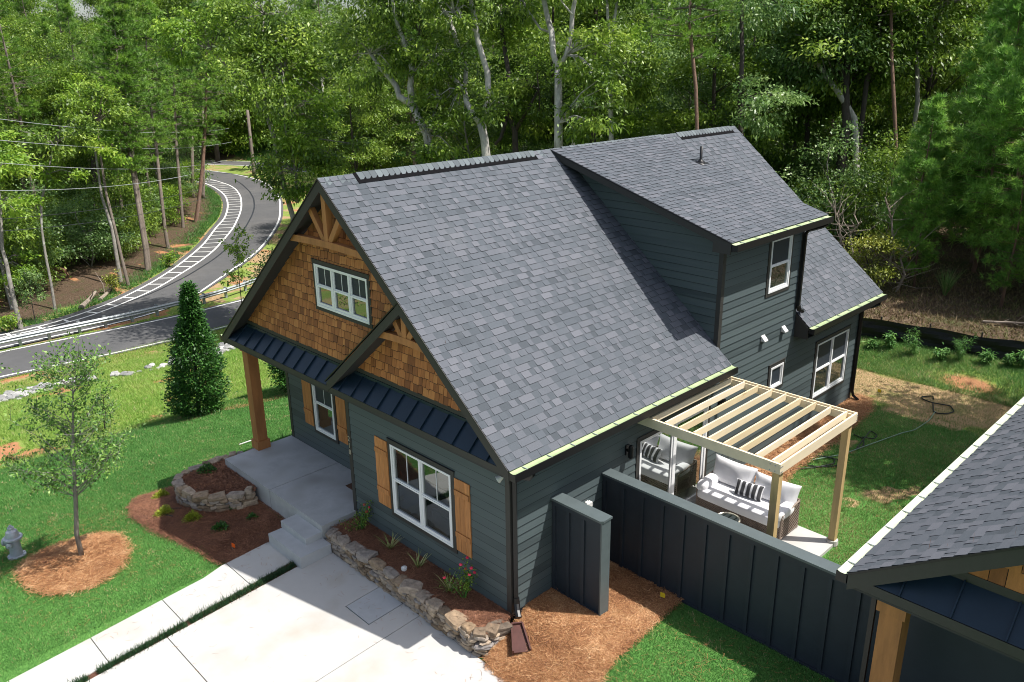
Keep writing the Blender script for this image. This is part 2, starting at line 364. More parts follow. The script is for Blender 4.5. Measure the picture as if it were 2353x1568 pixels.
# ================================================================= THE HOUSE
K = .8473; XR = -4.85; ZR = 7.74; ZE = 3.3; OV = .39; HW = 9.7; HL = 14.38; YF = -.38; YB = 14.76; D0 = 6.61; D1 = 10.29
def prism(mb, pts, ext, r=.5):
    pts = [Vector(p) for p in pts]; e = Vector(ext); n = len(pts)
    nn = (pts[1]-pts[0]).cross(pts[2]-pts[0])
    if nn.dot(e) > 0: pts = pts[::-1]
    V = pts+[p+e for p in pts]
    F = [tuple(range(n)), tuple(n+i for i in reversed(range(n)))]+[(i, i+n, (i+1) % n+n, (i+1) % n) for i in range(n)]
    mb.addm(V, F, r)
def panes(W, parent, u0, u1, z0, z1, o, m, name='pane'):
    mb = MB(); mb.face([W(u0, z0, o), W(u1, z0, o), W(u1, z1, o), W(u0, z1, o)]); return mb.build(name, m, parent)
def window(house, W, u0, z0, w_, h_, units, gm, trim=.1, munt=True, slide=False, split=True):
    """white vinyl window: frame (window mesh), painted trim, each pane a sub-part"""
    fr = MB(); j = .045; e = .035
    for (a, b, c, d_) in [(u0, u0+w_, z0, z0+j), (u0, u0+w_, z0+h_-j, z0+h_), (u0, u0+j, z0+j, z0+h_-j), (u0+w_-j, u0+w_, z0+j, z0+h_-j)]:
        wbox(fr, W, a, b, c, d_, -.05, .045)
    uw = (w_-2*j+.06)/units; cells = []
    for i in range(units):
        a = u0+j+i*uw; b = a+uw-.06
        if i: wbox(fr, W, a-.06, a, z0+j, z0+h_-j, -.05, .04)
        mid = z0+h_*.5
        if split:
            for (c, d_, oo, s) in [(mid, z0+h_-j, .004, .028), (z0+j, mid+.01, .02, .045)]:
                wbox(fr, W, a, b, c, c+s+.008, -.04, oo+.012); wbox(fr, W, a, b, d_-s*.8, d_, -.04, oo+.011)
                wbox(fr, W, a, a+s, c+s, d_-s*.8, -.04, oo+.010); wbox(fr, W, b-s, b, c+s, d_-s*.8, -.04, oo+.010)
                cells.append((a+s, b-s, c+s, d_-s*.8, oo-.02))
            if munt: wbox(fr, W, (a+b)/2-.007, (a+b)/2+.007, mid+.03, z0+h_-j-.02, -.022, -.004)
        else:
            s = .04
            wbox(fr, W, a, b, z0+j, z0+j+s, -.04, .02); wbox(fr, W, a, b, z0+h_-j-s, z0+h_-j, -.04, .02)
            wbox(fr, W, a, a+s, z0+j+s, z0+h_-j-s, -.04, .019); wbox(fr, W, b-s, b, z0+j+s, z0+h_-j-s, -.04, .019)
            cells.append((a+s, b-s, z0+j+s, z0+h_-j-s, -.015))
    fo = fr.build('window', MT['white'], house)
    tb = MB(); t = trim
    wbox(tb, W, u0-t, u0+w_+t, z0+h_, z0+h_+t, -.005, .034); wbox(tb, W, u0-t, u0+w_+t, z0-t, z0, -.005, .032)
    wbox(tb, W, u0-t, u0, z0, z0+h_, -.005, .030); wbox(tb, W, u0+w_, u0+w_+t, z0, z0+h_, -.005, .030)
    wbox(tb, W, u0-t-.01, u0+w_+t+.01, z0+h_+t, z0+h_+t+.014, -.005, .045)
    tb.build('window_trim', MT['trim'], fo)
    for (a, b, c, d_, o) in cells: panes(W, fo, a, b, c, d_, o, gm)
    return fo
def shutter(house, W, u0, z0, w_, h_, seed=0):
    g = np.random.default_rng(seed); mb = MB(); n = 3; bw = w_/n
    for i in range(n): wbox(mb, W, u0+i*bw+.003, u0+(i+1)*bw-.003, z0, z0+h_+g.uniform(-.006, .006), .014, .038, g.random())
    s = mb.build('shutter', MT['shutter'], house)
    for zz in (.2, .78):
        b = MB(); wbox(b, W, u0+.01, u0+w_-.01, z0+h_*zz, z0+h_*zz+.11, .036, .06, g.random()); b.build('batten', MT['shutter'], s)
def truss(house, xc, zt, zc, hw_, y, name='gable_truss'):
    t = MB(); prof = []
    for i in range(9):
        u = -1+i/4; prof.append((xc+u*hw_, zc-.07+.045*(1-u*u)))
    for i in range(8):
        a, b = prof[i], prof[i+1]
        prism(t, [(a[0], y, a[1]), (b[0], y, b[1]), (b[0], y, b[1]+.14), (a[0], y, a[1]+.14)], (0, .14, 0), .5)
    o = t.build(name, MT['timber'], house)
    m = MB(); m.beam((xc, y+.07, zc+.09), (xc, y+.07, zt), .13, .14, (0, 1, 0), .6); m.build('king_post', MT['timber'], o)
    for s in (-1, 1):
        m = MB(); m.beam((xc+s*.1, y+.07, zc+.1), (xc+s*hw_*.42, y+.07, zc+.1+(zt-zc)*.58), .11, .125, (0, 1, 0), .4+.3*s); m.build('strut', MT['timber'], o)
def gutter(parent, x, y0, y1, z, outm=1, liner='gutin'):
    g = MB(); s = outm
    g.box(min(x, x+s*.15), y0, z-.15, max(x, x+s*.15), y1, z-.138); g.box(min(x+s*.14, x+s*.15), y0, z-.138, max(x+s*.14, x+s*.15), y1, z-.004)
    for y in (y0, y1-.01): g.box(min(x+s*.004, x+s*.14), y, z-.138, max(x+s*.004, x+s*.14), y+.01, z-.012)
    o = g.build('gutter', MT['black'], parent)
    l = MB(); n = 5
    pts = [(x+s*(-.01+.15*i/n), z+.004-.02*math.sin(math.pi*i/n)) for i in range(n+1)]
    for i in range(n): l.face([(pts[i][0], y0+.012, pts[i][1]), (pts[i+1][0], y0+.012, pts[i+1][1]), (pts[i+1][0], y1-.012, pts[i+1][1]), (pts[i][0], y1-.012, pts[i][1])][::s])
    l.build('gutter_lining', MT[liner], o)
    h = MB(); y = y0+.3
    while y < y1: h.box(min(x, x+s*.14), y, z-.006, max(x, x+s*.14), y+.015, z+.006); y += .62
    h.build('gutter_hanger', MT['greyp'], o)
    return o
def downspout(parent, pts, rr=.042, name='downspout'):
    m = MB(); m.tube(pts, rr, 4); o = m.build(name, MT['black'], parent); return o
def roof_slab(mb, y0, y1, side=1, th=.2, x_in=XR):
    xe = OV if side > 0 else -HW-OV
    prism(mb, [(xe, y0, ZE-.004), (XR, y0, ZR-.004), (XR, y0, ZR-th), (xe, y0, ZE-th*.75)], (0, y1-y0, 0))

house = thing('house', 'dark slate grey gabled house with cedar shake gables, shingle roof and shed dormer', 'house', (-4.85, 0, 0))
# wall cores (inside the cladding)
c = MB()
for (a, b, z0, z1) in [(-5.15, -3.54, 0, 2.9), (-1.6, -.006, 0, 2.9), (-3.54, -1.6, 0, .72), (-3.54, -1.6, 2.33, 2.9)]: c.box(a, .006, z0, b, .13, z1)
c.box(-.13, .006, 2.9, -.006, HL-.006, 3.2); c.box(-5.15, .006, 2.9, -.13, .13, 3.2)
c.box(-.13, .13, 0, -.006, HL-.006, 2.9); c.box(-5.144, .13, 0, -5.02, 1.05, 3.2); c.box(-HW+.006, 1.056, 0, -5.02, 1.18, 3.2)
c.box(-HW+.006, 1.18, 0, -HW+.13, HL-.006, 3.2); c.box(-HW+.13, HL-.13, 0, -.13, HL-.006, 3.2)
prism(c, [(-9.5, .01, 3.2), (-.2, .01, 3.2), (XR, .01, ZR-.4)], (0, .12, 0)); prism(c, [(-9.6, HL-.1, 3.2), (-.1, HL-.1, 3.2), (XR, HL-.1, ZR-.25)], (0, .09, 0))
c.box(-.13, D0+.006, 3.2, -.006, D1-.006, 6.0); prism(c, [(-4.4, D0+.01, 7.3), (-.13, D0+.01, 3.5), (-.13, D0+.01, 5.98)], (0, .1, 0)); prism(c, [(-4.4, D1-.11, 7.3), (-.13, D1-.11, 3.5), (-.13, D1-.11, 5.98)], (0, .1, 0))
c.box(-HW+.05, .1, -.75, -.01, HL-.05, -.01)
c.split('wall_core', MT['panel'], house)
EXP = .178
Ws = wallfn((0, 0, 0), (0, 1, 0), (1, 0, 0)); Wf = wallfn((0, 0, 0), (1, 0, 0), (0, -1, 0)); Wr = wallfn((0, 1.05, 0), (1, 0, 0), (0, -1, 0)); Wc = wallfn((0, D0, 0), (1, 0, 0), (0, -1, 0))
hs = [(3.7, 6.48, 0, 2.36), (9.09, 9.94, 1.7, 2.5), (11.62, 13.75, .68, 2.5)]
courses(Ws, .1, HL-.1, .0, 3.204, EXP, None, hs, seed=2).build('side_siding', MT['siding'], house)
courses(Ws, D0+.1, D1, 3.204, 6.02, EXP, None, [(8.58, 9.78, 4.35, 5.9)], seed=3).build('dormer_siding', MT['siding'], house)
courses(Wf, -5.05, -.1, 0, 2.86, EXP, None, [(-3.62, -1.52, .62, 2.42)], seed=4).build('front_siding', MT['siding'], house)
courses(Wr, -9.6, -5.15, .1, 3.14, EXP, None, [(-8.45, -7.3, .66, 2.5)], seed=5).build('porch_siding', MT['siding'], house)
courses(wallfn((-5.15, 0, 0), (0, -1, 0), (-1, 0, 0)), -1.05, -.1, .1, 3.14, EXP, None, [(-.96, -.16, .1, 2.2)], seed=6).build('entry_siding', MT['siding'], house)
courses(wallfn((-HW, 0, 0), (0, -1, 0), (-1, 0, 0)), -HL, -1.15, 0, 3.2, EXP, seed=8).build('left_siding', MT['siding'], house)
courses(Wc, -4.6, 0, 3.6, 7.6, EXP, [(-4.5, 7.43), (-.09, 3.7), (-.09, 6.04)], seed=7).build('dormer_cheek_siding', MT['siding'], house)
# trim boards
t = MB()
t.box(-.095, -.022, -.02, .022, .004, 3.0); t.box(.004, .004, -.02, .022, .1, 3.0)          # near corner
t.box(.004, HL-.1, -.02, .022, HL+.004, 3.0)
t.box(-5.172, -.022, .0, -5.05, .004, 2.95); t.box(-5.172, .004, .1, -5.154, .1, 2.95)
t.box(-HW-.022, 1.028, .1, -HW+.1, 1.054, 3.1); t.box(-HW-.022, 1.054, .1, -HW-.004, 1.15, 3.1)
t.box(-.09, D0-.022, 3.62, .022, D0+.004, 6.0); t.box(.004, D0+.004, 3.2, .022, D0+.1, 6.0); t.box(.004, D1-.1, 3.75, .023, D1, 6.0)
t.box(-5.05, -.02, 2.86, -.095, .0, 3.1)        # frieze
t.box(0.0, .1, 3.02, .018, D0, 3.12); t.box(0.0, D1, 3.02, .018, HL, 3.12); t.box(0, D0+.1, 5.9, .016, D1-.1, 6.02)
t.split('trim_board', MT['trim'], house)
# --- main roof
UY = (0, 1, 0); VR = (-1, 0, K); VL = (1, 0, K); LV = (OV-XR)*math.sqrt(1+K*K)
shingles((OV+.015, YF-.015, ZE), UY, VR, D0-YF+.02, LV, seed=11).build('roof', MT['shingle'], house)
roof = [o for o in house.children if o.name.startswith('roof')][-1]
shingles((OV+.015, D1, ZE), UY, VR, YB-D1+.015, LV, seed=12).build('roof_rear_section', MT['shingle'], roof)
shingles((-HW-OV-.015, YF-.015, ZE), UY, VL, YB-YF+.03, LV, seed=13).build('roof_far_slope', MT['shingle'], roof)
rs = MB(); roof_slab(rs, YF+.005, D0+.02, 1); roof_slab(rs, D1, YB, 1); roof_slab(rs, YF+.006, YB-.001, -1)
prism(rs, [(-1.2, D0+.02, ZE+K*1.59-.02), (XR, D0+.02, ZR-.03), (XR, D0+.02, ZR-.2), (-1.2, D0+.02, ZE+K*1.59-.19)], (0, D1-D0-.04, 0))
rs.split('roof_deck', MT['soffit'], roof)
# shed dormer roof
SS = (ZR-6.15)/(OV-XR); shingles((OV+.015, D0-.37, 6.15), UY, (-1, 0, SS), D1-D0+.74, (OV-XR)*math.sqrt(1+SS*SS), seed=14).build('dormer_roof', MT['shingle'], house)
ds = MB(); prism(ds, [(OV, D0-.36, 6.146), (XR, D0-.36, ZR-.004), (XR, D0-.36, ZR-.16), (OV, D0-.36, 5.99)], (0, D1-D0+.72, 0)); ds.build('dormer_roof_deck', MT['soffit'], house)
# rake boards
rk = MB()
def rake(mb, x0, z0, x1, z1, y, dep=.21, th=.03): prism(mb, [(x0, y, z0-.012), (x1, y, z1-.012), (x1, y, z1-dep), (x0, y, z0-dep)], (0, th, 0))
rake(rk, OV, ZE, XR, ZR, YF-.012, .25); rake(rk, -HW-OV, ZE, XR, ZR, YF-.012, .25)
rake(rk, -5.25, 3.36, -2.46, 5.70, YF-.013, .22)
rake(rk, OV, 6.15, XR, ZR, D0-.36-.012, .17); rake(rk, OV, ZE, XR, ZR, YB-.01, .25); rake(rk, OV, 6.15, XR, ZR, D1+.36, .17)
rk.box(-HW-OV+.02, YF-.006, 3.17, OV-.02, YF+.02, 3.285)       # pent fascia
rk.box(OV-.03, YF+.02, 3.12, OV, D0, 3.27); rk.box(OV-.03, D1, 3.12, OV, YB, 3.27); rk.box(OV-.03, D0-.35, 5.98, OV, D1+.35, 6.12)
prism(rk, [(0.02, D1-.012, 2.98), (OV, D1-.012, 2.98), (OV, D1-.012, 3.29), (.02, D1-.012, 3.6)], (0, .03, 0))
prism(rk, [(-.06, D0-.366, 5.9), (OV-.01, D0-.366, 5.9), (OV-.01, D0-.366, 6.08), (-.06, D0-.366, 6.2)], (0, .03, 0))
rk.split('fascia', MT['trim'], house)
ek = MB()   # thin black shingle edges along the rakes
for (x0, z0, x1, z1, y) in [(OV, ZE, XR, ZR, YF), (-HW-OV, ZE, XR, ZR, YF), (-5.28, 3.38, -2.46, 5.72, YF), (OV, 6.15, XR, ZR, D0-.36)]:
    prism(ek, [(x0, y-.03, z0-.014), (x1, y-.03, z1-.014), (x1, y-.03, z1+.014), (x0, y-.03, z0+.014)], (0, .05, 0))
ek.split('drip_edge', MT['black'], house)
sm = MB(); prism(sm, [(-5.25, YF, 3.36), (-2.46, YF, 5.70), (-2.46, YF, 5.5), (-5.25, YF, 3.18)], (0, .37, 0)); sm.build('cross_gable_roof', MT['soffit'], house)
so_ = MB(); so_.box(-HW-OV, YF+.02, 3.11, OV-.03, 0, 3.15); so_.box(-HW-OV, 0, 3.12, -5.154, 1.05, 3.15); so_.box(0.018, 0, 3.12, OV-.03, D0, 3.145); so_.box(.018, D1, 3.12, OV-.03, HL+.3, 3.145); so_.box(.018, D0-.3, 5.94, OV-.03, D1+.3, 5.975)
so_.box(.02, D1+.02, 2.985, OV-.01, HL, 3.0)
so_.split('soffit', MT['soffit'], house)
# pent metal roof with standing seams
pm = MB(); y0, z0, y1, z1 = YF+.0, 3.29, -.03, 3.63
for (xa, xb) in [(-10.0, .30)]:
    pm.face([(xa, y0, z0), (xb, y0, z0), (-.25, y1, z1), (-9.46, y1, z1)]); pm.box(-9.4, -.035, 3.60, -.3, -.02, 3.69); x = xa+.12
    while x < xb:
        tt = min(1, (ZE+K*min(x+HW+OV, OV-x)-.17-z0)/(z1-z0)); 
        if tt > .15: pm.obox((x, y0-.004, z0), (.016, 0, 0), (0, (y1-y0)*tt, (z1-z0)*tt), (0, -.024, .024))
        x += .462
pm.build('pent_roof', MT['navy'], house)
# shakes
tb = MB(); tb.box(-9.45, -.03, 3.70, -.25, 0, 3.79); tb.build('shake_base_board', MT['trim'], house)
gp = [(-9.4, 3.79), (-.3, 3.79), (XR+.02, 7.55), (XR-.02, 7.55)]
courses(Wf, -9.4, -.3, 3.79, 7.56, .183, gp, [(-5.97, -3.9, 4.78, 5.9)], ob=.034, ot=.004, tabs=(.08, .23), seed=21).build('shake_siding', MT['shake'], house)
truss(house, XR, 7.48, 6.38, 1.42, YF+.05); truss(house, -2.44, 5.5, 4.9, .86, YF+.05)
# windows
window(house, Wf, -3.55, .72, 1.94, 1.62, 2, MT['glass_main']); window(house, Wf, -5.9, 4.87, 1.94, .95, 3, MT['glass_gable'], trim=.085)
window(house, Wr, -8.35, .75, .94, 1.62, 1, MT['glass_dark'], trim=.085)
window(house, Ws, 8.68, 4.46, .98, 1.31, 1, MT['glass_dark'], trim=.09, munt=False); window(house, Ws, 11.72, .79, 1.93, 1.6, 2, MT['glass_dark'], trim=.09, munt=False)
window(house, Ws, 9.2, 1.8, .63, .6, 1, MT['glass_dark'], trim=.085, munt=False, split=False)
shutter(house, Wf, -4.11, .75, .44, 1.6, 1); shutter(house, Wf, -1.5, .73, .44, 1.6, 2); shutter(house, Wr, -8.87, .8, .42, 1.6, 3); shutter(house, Wr, -7.28, .8, .42, 1.6, 4)
# sliding glass door
sd = MB()
for (a, b, c0, d_) in [(3.8, 6.38, .0, .07), (3.8, 6.38, 2.2, 2.26), (3.8, 3.86, .07, 2.2), (6.32, 6.38, .07, 2.2), (5.04, 5.15, .07, 2.2)]: wbox(sd, Ws, a, b, c0, d_, -.05, .04)
wbox(sd, Ws, 4.98, 5.04, .07, 2.2, -.05, .02); wbox(sd, Ws, 6.24, 6.32, .07, 2.2, -.05, .018); sdo = sd.build('sliding_door', MT['white'], house)
dt = MB(); wbox(dt, Ws, 3.7, 6.48, 2.26, 2.36, 0, .034); wbox(dt, Ws, 3.7, 3.8, 0, 2.26, 0, .03); wbox(dt, Ws, 6.38, 6.48, 0, 2.26, 0, .03); dt.build('door_trim', MT['trim'], sdo)
panes(Ws, sdo, 3.86, 4.98, .07, 2.2, 0, MT['glass_door']); panes(Ws, sdo, 5.15, 6.24, .07, 2.2, .004, MT['glass_door'])
# entry door on the recessed side wall
We = wallfn((-5.15, 0, 0), (0, -1, 0), (-1, 0, 0)); ed = MB(); wbox(ed, We, -.94, -.18, .1, 2.14, .0, .03); edo = ed.build('entry_door', MT['shutter'], house)
kb = MB(); kb.lathe([(.03, 0), (.03, .03), (.02, .05)], (-5.18, .28, 1.05), 10, axis=(-1, 0, 0)); kb.build('door_handle', MT['brass'], edo)
# porch post
pp = MB(); pp.box(-9.86, -.04, .1, -9.58, .24, 3.12, .4); ppo = pp.build('porch_post', MT['timber'], house)
pb = MB(); pb.box(-9.9, -.08, .1, -9.54, .28, .34, .6); pb.build('post_base', MT['timber'], ppo); pb = MB(); pb.box(-9.9, -.08, 2.86, -9.54, .28, 3.108, .6); pb.build('post_capital', MT['timber'], ppo)
ps = MB(); ps.box(-7.43, -.93, -.7, -5.1, 1.04, .1, .3); ps.box(-9.76, -.93, -.9, -7.45, 1.04, .1, .7); ps.box(-9.7, -.9, -.9, -5.15, 1.04, .085); ps.build('porch_floor', MT['porch'], house)
# ridge caps and vents
rc = MB(); g = np.random.default_rng(5); y = YF-.02
def ridge_piece(mb, y0, y1, wd, up, r):
    for s in (-1, 1):
        a = Vector((XR, 0, ZR+up)); b = Vector((XR+s*wd, 0, ZR-wd*K+up-.004))
        q = [(a.x, y0, a.z+.008), (b.x, y0, b.z+.008), (b.x, y1, b.z), (a.x, y1, a.z)]
        mb.face(q if s < 0 else q[::-1], r); mb.face([(b.x, y0, b.z+.008), (b.x, y0, b.z-.012), (b.x, y1, b.z-.012), (b.x, y1, b.z)], 0); mb.face([(a.x, y0, a.z+.008), (b.x, y0, b.z+.008), (b.x, y0, b.z-.02), (a.x, y0, a.z-.02)], 0)
while y < YB: 
    onv = (.42 < y < 5.55) or (6.6 < y < 10.75) or (11.6 < y < 14.35)
    ridge_piece(rc, y, min(y+.165, YB+.02), .15 if onv else .16, .036 if onv else .018, g.random()); y += .15
rc.build('ridge_cap', MT['shingle_cap'], roof)
for (a, b) in [(.42, 5.6), (6.62, 10.85), (11.6, 14.45)]:
    rv = MB(); prism(rv, [(XR-.2, a, ZR-.2*K+.005), (XR, a, ZR+.01), (XR+.2, a, ZR-.2*K+.005), (XR+.22, a, ZR-.2*K+.022), (XR, a, ZR+.03), (XR-.22, a, ZR-.2*K+.022)], (0, b-a, 0)); rv.build('ridge_vent', MT['ventblack'], roof)
vp = MB(); vp.lathe([(.13, -.03), (.13, 0), (.05, .07), (.038, .09), (.038, .42)], (-3.05, 10.2, 0), 14); vz = 6.15+(OV+3.05)*SS
vp.v = [(a, b, c_+vz) for a, b, c_ in vp.v]; fl = MB(); fl.obox((-3.25, 10.0, vz+SS*.2+.012), (.4, 0, -SS*.4), (0, .36, 0), (0, 0, .006)); vp.addm(fl.v, fl.f)
vp.build('vent_pipe', MT['black'], house, True)
# gutters and downspouts
gutter(house, OV+.01, YF-.01, D0+.05, 3.285); gutter(house, OV+.01, D1+.01, YB, 3.285); gutter(house, OV+.01, D0-.37, D1+.37, 6.13)
gl = gutter(house, -HW-OV-.01, YF-.01, YB, 3.285, -1)
def rib(o, p, z0, z1): pass
ds1 = downspout(house, [(.46, .12, 3.15), (.46, .12, 3.06), (.40, .12, 2.98), (.13, .07, 2.93), (.07, .06, 2.82), (.07, .06, .32), (.1, .04, .2), (.22, -.04, .09)], .05)
e_ = MB(); e_.tube([(.07, .06, .36), (.09, .05, .24), (.16, 0, .14), (.25, -.06, .07)], [.058, .06, .06, .064], 8); e_.build('downspout_elbow', MT['black'], ds1)
ds2 = downspout(house, [(.46, D1+.24, 6.0), (.46, D1+.24, 5.93), (.36, D1+.14, 5.87), (.12, D1-.03, 5.78), (.075, D1-.05, 5.68), (.075, D1-.05, 3.82), (.09, D1-.0, 3.72)], .05)
e_ = MB(); e_.tube([(.075, D1-.05, 3.85), (.08, D1-.01, 3.73), (.12, D1+.12, 3.66)], [.06, .062, .062], 8); e_.build('downspout_elbow', MT['black'], ds2)
ds3 = downspout(house, [(.46, HL+.1, 3.15), (.46, HL+.1, 3.02), (.34, HL+.02, 2.95), (.1, HL-.04, 2.86), (.075, HL-.05, 2.75), (.075, HL-.05, .25), (.12, HL-.05, .12), (.3, HL-.1, .04)], .055)
# small fittings
for y in (8.65, 9.65):
    v = MB(); prism(v, [(.016, y-.08, 3.28), (.13, y-.08, 3.28), (.13, y-.08, 3.30), (.016, y-.08, 3.42)], (0, .16, 0)); v.build('vent_hood', MT['cream'], house)
for y in (3.36, 6.86):
    l = MB(); l.box(.014, y-.05, 2.12, .04, y+.05, 2.34); l.box(.04, y-.02, 2.2, .1, y+.02, 2.24); l.lathe([(.05, 0), (.055, .02), (.05, .26), (.03, .28)], (.13, y, 2.08), 14); l.build('wall_lantern', MT['black'], house)
mb_ = MB(); mb_.box(.014, 2.0, 1.42, .1, 2.2, 1.52); mb_.box(.02, 2.05, 1.5, .08, 2.14, 1.545); mb_.build('outlet_box', MT['cream'], house)
fl_ = MB(); fl_.lathe([(.02, 0), (.03, .04), (.07, .14), (.072, .15)], (-.06, -.06, 2.93), 14, axis=(-.5, -.6, -.5)); fl_.build('floodlight', MT['cream'], house)
for i, ch in enumerate('218'):
    cu = bpy.data.curves.new('house_number', 'FONT'); cu.body = ch; cu.size = .17; cu.extrude = .006; o = bpy.data.objects.new('house_number', cu); col.objects.link(o)
    dg = bpy.context.evaluated_depsgraph_get(); me = bpy.data.meshes.new_from_object(o.evaluated_get(dg)); bpy.data.objects.remove(o)
    o = bpy.data.objects.new('house_number', me); col.objects.link(o); me.materials.clear(); me.materials.append(MT['brass'])
    o.parent = house; o.rotation_euler = (math.pi/2, 0, 0); o.location = Vector((-5.16, -.032, 1.88-i*.165))-house.location
# bedroom behind the front window
rm = MB(); rm.box(-4.6, 3.2, .2, -.6, 3.3, 2.8); rm.box(-4.7, .13, .2, -4.6, 3.3, 2.8); rm.box(-.6, .13, .2, -.5, 3.3, 2.8); rm.box(-4.7, .13, 2.7, -.5, 3.3, 2.8)
room = rm.build('bedroom_wall', MT['inwall'], house); rf = MB(); rf.box(-4.6, .13, .1, -.6, 3.2, .2); rf.build('bedroom_floor', MT['infloor'], room)
bd = MB(); bd.superq((-2.2, 1.5, .48), (1.7, 2.1, .55), 0, .2, .01, 1); 
bed = bd.build('bed', MT['quilt'], room, True)
for i in range(9): 
    q = MB(); q.superq((-2.2, .6+i*.16, .76), (1.66, .09, .04), 0, .4, .02, i, 1); q.build('quilt_ridge', MT['quilt'], bed, True)

# ================================================================= NEIGHBOUR HOUSE (corner of it)
nb = thing('neighbour_house', 'part of the neighbouring dark house with cedar post at lower right corner', 'house', (11.5, 1.09, 0))
K2 = .68; XE = 5.79; YN = .71; ZN = 3.36; XR2 = 11.6; ZR2 = ZN+K2*(XR2-XE); LV2 = (XR2-XE)*math.sqrt(1+K2*K2)
r2 = shingles((XE-.015, YN-.015, ZN), (0, 1, 0), (1, 0, K2), 13, LV2, .165, seed=31).build('roof', MT['shingle'], nb)
m = MB(); prism(m, [(XE, YN, ZN-.004), (XR2, YN, ZR2-.004), (XR2, YN, ZR2-.2), (XE, YN, ZN-.16)], (0, 13, 0)); prism(m, [(XR2, YN, ZR2-.004), (XR2+5.8, YN, ZN), (XR2+5.8, YN, ZN-.16), (XR2, YN, ZR2-.2)], (0, 13, 0)); m.split('roof_deck', MT['soffit'], r2)
m = MB(); rake(m, XE, ZN, XR2, ZR2, YN-.012, .25); rake(m, XR2+5.8, ZN, XR2, ZR2, YN-.012, .25); m.box(XE+.02, YN-.006, 3.19, 17.3, YN+.02, 3.33); m.box(XE, YN+.02, 3.15, XE+.03, 13.7, 3.33)
m.split('fascia', MT['trim'], nb)
m = MB(); prism(m, [(XE, YN-.03, ZN-.02), (XR2, YN-.03, ZR2-.02), (XR2, YN-.03, ZR2+.015), (XE, YN-.03, ZN+.015)], (0, .05, 0)); m.build('drip_edge', MT['black'], nb)
gutter(nb, XE-.01, YN-.02, 13.7, ZN-.012, -1, 'gutin2')
m = MB(); m.face([(XE+.1, YN, 3.34), (16.9, YN, 3.34), (16.3, YN+.36, 3.7), (XE+.85, YN+.36, 3.7)]); x = XE+.66
while x < 16:
    tt = min(1, (ZN+K2*(x-XE)-.2-3.34)/.36)
    if tt > .15: m.obox((x, YN-.004, 3.34), (.02, 0, 0), (0, .36*tt, .36*tt), (0, -.026, .026))
    x += .62
m.build('pent_roof', MT['navy'], nb)
Wn = wallfn((0, 1.09, 0), (1, 0, 0), (0, -1, 0))
m = MB(); m.box(6.78, 1.06, 3.70, 16.4, 1.09, 3.82); m.build('shake_base_board', MT['trim'], nb)
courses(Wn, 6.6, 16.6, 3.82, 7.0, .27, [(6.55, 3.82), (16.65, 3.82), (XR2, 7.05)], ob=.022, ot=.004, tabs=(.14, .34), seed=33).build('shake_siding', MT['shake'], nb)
m = MB(); prism(m, [(6.3, 1.1, 3.2), (16.9, 1.1, 3.2), (XR2, 1.1, 7.0)], (0, .1, 0)); m.box(6.12, 2.2, -.3, 9.6, 2.3, 3.2); m.box(9.6, 1.1, -.3, 17, 1.2, 3.2); m.box(6.06, 2.2, -.3, 6.18, 13.2, 3.2); m.box(17, 1.1, -.3, 17.1, 13.2, 3.2); m.box(6.18, 13.1, -.3, 17, 13.2, 3.2); m.box(9.5, 1.1, -.3, 9.6, 2.2, 3.2)
prism(m, [(6.2, 13.0, 3.2), (17, 13.0, 3.2), (XR2, 13.0, ZR2-.25)], (0, .1, 0)); m.split('wall', MT['panel'], nb)
m = MB(); m.box(XE+.05, YN+.02, 3.14, 17, 2.2, 3.17); m.box(XE+.03, 2.2, 3.14, 6.06, 13.2, 3.165); m.split('soffit', MT['soffit'], nb)
m = MB(); m.box(6.16, 1.0, -.3, 6.46, 1.3, 3.13, .5); po = m.build('porch_post', MT['timber'], nb); m = MB(); m.box(6.12, .96, 2.82, 6.50, 1.34, 3.12, .6); m.build('post_capital', MT['timber'], po)
Wn2 = wallfn((0, 2.2, 0), (1, 0, 0), (0, -1, 0)); shutter(nb, Wn2, 8.35, .8, .45, 1.6, 6); window(nb, Wn2, 8.9, .75, .6, 1.62, 1, MT['glass_dark'])
downspout(nb, [(6.03, 1.12, 3.12), (6.03, 1.12, .1)], .045)
m = MB(); m.box(6.05, -.9, -.6, 9.6, 2.19, -.02, .4); m.build('porch_floor', MT['porch'], nb)

# ================================================================= FENCES, PERGOLA, PATIO
def fence(name, label, x0, x1, y0, y1, ztop, base, axis_panels, grp=None):
    t = thing(name, label, 'fence', ((x0+x1)/2, (y0+y1)/2, 0), grp)
    m = MB(); m.box(x0, y0+.045, base, x1-.02, y1-.045, ztop-.04); m.build('panel', MT['panel'], t)
    cap = MB(); ch = .05
    prism(cap, [(x0, y0-.03, ztop-.04), (x1+.03-ch, y0-.03, ztop-.04), (x1+.03, y0-.03+ch, ztop-.04), (x1+.03, y1+.03, ztop-.04), (x0, y1+.03, ztop-.04)], (0, 0, .045)); cap.build('cap_board', MT['capboard'], t)
    m = MB()
    for z0, z1 in [(base-.02, base+.1), (ztop-.15, ztop-.04)]:
        m.box(x0, y0+.006, z0, x1-.02, y0+.045, z1); m.box(x0, y1-.045, z0, x1-.02, y1-.006, z1)
    m.split('rail_board', MT['panel'], t)
    for u in axis_panels:
        m = MB(); m.box(u-.035, y0+.004, base+.1, u+.035, y0+.045, ztop-.15); m.build('batten', MT['panel'], t); m = MB(); m.box(u-.035, y1-.045, base+.1, u+.035, y1-.004, ztop-.15); m.build('batten', MT['panel'], t)
    return t
f1 = fence('privacy_fence', 'short dark board and batten screen wall beside the front downspout', .024, 1.25, 1.08, 1.32, 2.05, -.05, [.07, .43, .8])
m = MB(); m.box(1.23, 1.075, -.15, 1.262, 1.325, 2.0); m.build('end_board', MT['capboard'], f1)
